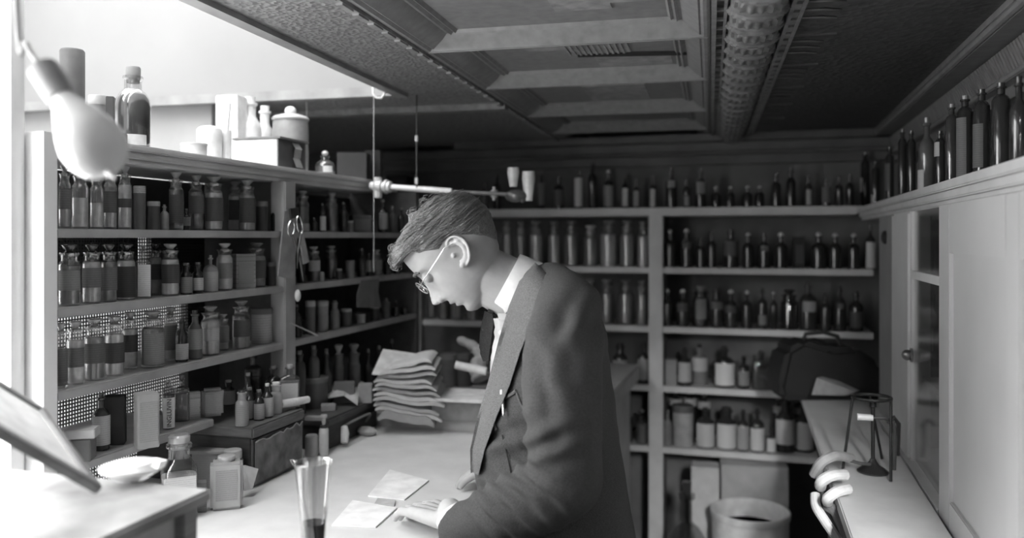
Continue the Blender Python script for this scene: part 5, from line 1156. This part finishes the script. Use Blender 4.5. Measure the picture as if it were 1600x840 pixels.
SHL, EL, MID, WR = P(888, 487, 1.50), P(884, 748, 1.41), P(800, 795, 1.47), P(722, 826, 1.555)
chain(jk, [(P(862, 448, 1.60), .05), (SHL, .066), (P(880, 560, 1.43), .070), (P(880, 650, 1.40), .066), (EL, .064), (P(850, 775, 1.43), .063), (MID, .060), (WR, .047)])
chain(jk, [(P(862, 450, 1.72), .05), (P(880, 490, 1.83), .066), (P(880, 620, 1.90), .066), (P(870, 710, 1.92), .06), (P(800, 722, 1.93), .040)])
# collar of the jacket round the neck
for k in range(9):
    a = -1.2+2.4*k/8
    jk.cap(MC @ Vector((.068*math.sin(a), .068*math.cos(a)*-1 if False else -.068*math.cos(a), .034)), .008, MC @ Vector((.09*math.sin(a), -.09*math.cos(a), .085)), .014, 8)
# sleeve creases
def fold(a, b, r, n=6):
    pts = smooth_path([a, (a+b)/2+(a-b).cross(CAMF).normalized()*.006-CAMF*.006, b], 4)
    for i, (p, q) in enumerate(zip(pts, pts[1:])): jk.cap(p, r*(.5+.5*math.sin(PI*i/len(pts))), q, r*(.5+.5*math.sin(PI*(i+1)/len(pts))), 8)
def to_px(co):
    d = co-cam.location; t = d.dot(CAMF); return 800+d.dot(CAMR)/t*FPX, HOR-d.z/t*FPX, t
def jd(co):
    h = .0035*noise.noise(co*9)+.0018*noise.noise(co*24)
    u, v, t = to_px(co)
    if t < 1.6:
        # ridges running across the forearm, fading along it and away from the elbow
        s1 = ((u-830)*-.80+(v-735)*.60); q1 = ((u-830)*.60+(v-735)*.80)
        wv = noise.noise(Vector((u*.02, v*.02, 3)))*9
        m = max(0, min(1, (s1+25)/25))*max(0, min(1, (150-s1)/60))*math.exp(-((q1-25)/55)**2)
        h += m*.0085*math.sin((s1+wv+q1*.18)*2*PI/27)
        s2 = ((u-860)*.35+(v-700)*.94); m2 = math.exp(-((v-690)/38)**2)*max(0, min(1, (930-u)/60))
        h += m2*.006*math.sin((s2+wv)*2*PI/40)
        m3 = math.exp(-((v-590)/90)**2)*math.exp(-((u-850)/50)**2)
        h += m3*.005*math.sin((u*.9-v*.25+wv*2)*2*PI/52)
        h += .006*math.exp(-((v-500)/40)**2)*math.sin((u+v*.5+wv)*2*PI/60)*(1 if u > 800 else 0)
    return h
M_WOOL = mat(.07, .95, 'weave', 60)
jacket = child(fused('jacket', jk, .0065, M_WOOL, man, 5, .5, jd))
def tb_(u, v):
    uL, uR, hd = tor(v); uc = (uL+uR)/2; x = max(-1, min(1, (u-uc)/((uR-uL)/2))); return -hd*max(0, 1-abs(x)**2.25)**(1/2.25)
def on_torso(u, v, off): b = tb_(u, v); return P(u, v, T0)+CAMF*(b-off)
# lapel, as a thick band following the chest
outer = [(838, 408), (814, 436), (798, 475), (783, 525), (768, 585), (750, 645), (740, 690), (741, 725)]
inner = [(868, 440), (842, 474), (824, 500), (811, 535), (797, 580), (778, 628), (760, 680), (750, 722)]
nS = 28; lv = []
def samp(pl, s):
    s *= len(pl)-1; i = min(int(s), len(pl)-2); w = s-i; return (pl[i][0]*(1-w)+pl[i+1][0]*w, pl[i][1]*(1-w)+pl[i+1][1]*w)
mb = MB(); cols = 6
for layer in (.004, .017):
    for j in range(nS+1):
        a, b = samp(outer, j/nS), samp(inner, j/nS)
        for i in range(cols+1):
            w = i/cols; u, v = a[0]*(1-w)+b[0]*w, a[1]*(1-w)+b[1]*w
            bb_ = tb_(max(u, tor(v)[0]+3), v)
            lv.append(P(u, v, T0)+CAMF*(bb_-layer)+(-CAMR*.004*(1-w)))
n_ = (nS+1)*(cols+1); fs = []
for j in range(nS):
    for i in range(cols):
        a = j*(cols+1)+i; fs.append((a, a+cols+1, a+cols+2, a+1)); fs.append((n_+a, n_+a+1, n_+a+cols+2, n_+a+cols+1))
rg = [i for i in range(cols+1)]+[j*(cols+1)+cols for j in range(1, nS+1)]+[nS*(cols+1)+i for i in range(cols-1, -1, -1)]+[j*(cols+1) for j in range(nS-1, 0, -1)]
for a, b in zip(rg, rg[1:]+rg[:1]): fs.append((a, b, b+n_, a+n_))
mb.add(lv, fs); child(part('lapel', mb, mat(.13, .95, 'weave', 60), man, 50))
# breast pocket welt and seam
wp = [on_torso(u, v, .004) for u, v in ((770, 616), (783, 606), (796, 598), (806, 590))]
child(part('pocket', MB().tube(wp, .0035, 8).tube([on_torso(u, v, .003) for u, v in ((806, 590), (812, 606), (819, 618))], .0025, 6).tube([on_torso(u, v, .0028) for u, v in ((770, 616), (772, 630), (777, 650))], .003, 6), mat(.12, .9, 'weave', 60), man))
child(part('seam', MB().tube(smooth_path([on_torso(u, v, .0015) for u, v in ((786, 655), (794, 685), (801, 720), (806, 755))], 3), .0012, 6), mat(.02, .9), man))
pn0 = on_torso(787, 607, .012)
pen = thing('pocket_pen', 'slim metal pen clipped in the breast pocket of the jacket', 'pen', pn0)
part('barrel', MB().tube([on_torso(786, 597, .012)-pn0, on_torso(788, 625, .012)-pn0], .0022, 10), mat(.6, .25, metal=.8), pen)
part('cap', MB().tube([on_torso(786, 592, .012)-pn0, on_torso(786, 598, .012)-pn0], .0048, 12).ball(on_torso(788, 625, .012)-pn0, .0032, 10), mat(.45, .3, metal=.6), pen)
child(part('lapel_notch', MB().tube([on_torso(838, 475, .010), on_torso(850, 458, .010), on_torso(861, 442, .009)], .0022, 6), mat(.01, .9), man))
hkp = on_torso(890, 818, .02)
one('handkerchief', MB().prism([on_torso(u, v, .022)-hkp for u, v in ((884, 806), (898, 812), (905, 822), (897, 850), (889, 862), (886, 830))], -CAMF*.004).prism([on_torso(u, v, .024)-hkp for u, v in ((862, 824), (882, 809), (889, 813), (880, 818))], -CAMF*.004), mat(.42, .9), 'small pale cloth hanging from the side pocket of the jacket', 'cloth', loc=hkp, smooth=0)
# hands
def hand(wr, fwd, side, up_, sg, cup=1.0):
    """wr wrist, fwd towards the fingers, side towards the thumb"""
    hb = MB(); kn = wr+fwd*.085
    for k, o_ in enumerate((-.030, -.010, .010, .030)):
        hb.cap(wr+side*o_*.55, .017, kn+side*o_, .0125, 12)
    lens = (.032, .040, .043, .038)      # little .. index
    for k, o_ in enumerate((-.032, -.011, .011, .031)):
        L = lens[k]; p0 = kn+side*o_; d1 = (fwd*.96-up_*.18).normalized(); p1 = p0+d1*L
        d2 = (fwd*.8-up_*.55).normalized(); p2 = p1+d2*L*.62; d3 = (fwd*.55-up_*.8).normalized(); p3 = p2+d3*L*.35
        hb.cap(p0, .0100, p1, .0090, 12); hb.cap(p1, .0090, p2, .0080, 12); hb.cap(p2, .0080, p3, .0068, 12)
    t0 = wr+fwd*.022+side*.018; t1 = t0+(fwd*.55+side*.75-up_*.3).normalized()*.04; t2 = t1+(fwd*.95+side*.1-up_*.25).normalized()*.032; t3 = t2+(fwd*.9-side*.25-up_*.3).normalized()*.024
    hb.cap(t0, .016, t1, .0125, 12); hb.cap(t1, .0115, t2, .0100, 12); hb.cap(t2, .0100, t3, .0080, 12)
    return hb
M_HAND = mat(.50, .5, 'skin', 60, .05)
w1 = P(703, 820, 1.585)+UP*.028; w1.z = max(w1.z, ZT+.050)
hm = hand(w1, (-CAMR*.66+CAMF*.75).normalized(), (CAMF*.66+CAMR*.75).normalized(), UP, 1)
lo = min(v[2] for v in hm.v); hm.v = [(x, y, z+(ZT+.001-lo)) for x, y, z in hm.v]
hm.cap(WR, .026, w1, .024, 14)
child(fused('hand', hm, .0026, M_HAND, man, 3))
child(part('cuff', MB().tube([WR+(w1-WR)*.35, WR+(w1-WR)*.75], [.038, .036], 22), mat(.85, .5), man))
w2 = P(822, 745, 1.93); w2.z = ZT+.062
hm = hand(w2, (-CAMR).normalized(), -CAMF, UP, -1); lo = min(v[2] for v in hm.v); hm.v = [(x, y, z+(ZT+.001-lo)) for x, y, z in hm.v]
child(fused('hand', hm, .003, M_SKIN, man, 3))
# trousers and shoes below the frame
tr_ = MB()
hipc = P(885, 371, T0); 
for sg in (-1, 1):
    h0 = hipc+CAMF*.10*sg; h0.z = .86; k0 = hipc+CAMF*.11*sg-CAMR*.02; k0.z = .50; a0 = hipc+CAMF*.11*sg+CAMR*.02; a0.z = .10
    chain(tr_, [(h0, .105), (k0, .075), (a0, .065)])
child(fused('trousers', tr_, .012, mat(.07, .9, 'weave', 60), man, 3))
for sg in (-1, 1):
    a0 = hipc+CAMF*.11*sg; sh_ = MB(); b0_ = a0+CAMR*.05; b0_.z = .045; f0_ = a0-CAMR*.17; f0_.z = .034; m0_ = a0-CAMR*.06; m0_.z = .05
    sh_.cap(b0_, .042, m0_, .046).cap(m0_, .046, f0_, .034)
    so_ = fused('shoe', sh_, .006, mat(.03, .3, coat=.4), man, 3); child(so_)
# rest everything a hair above what carries it
for o in S.objects:
    if o.parent is None and o.type in ('MESH', 'EMPTY') and o.get('kind') != 'structure' and o.get('category') not in ('shelves', 'counter', 'cupboard', 'person'):
        o.location.z += .0006
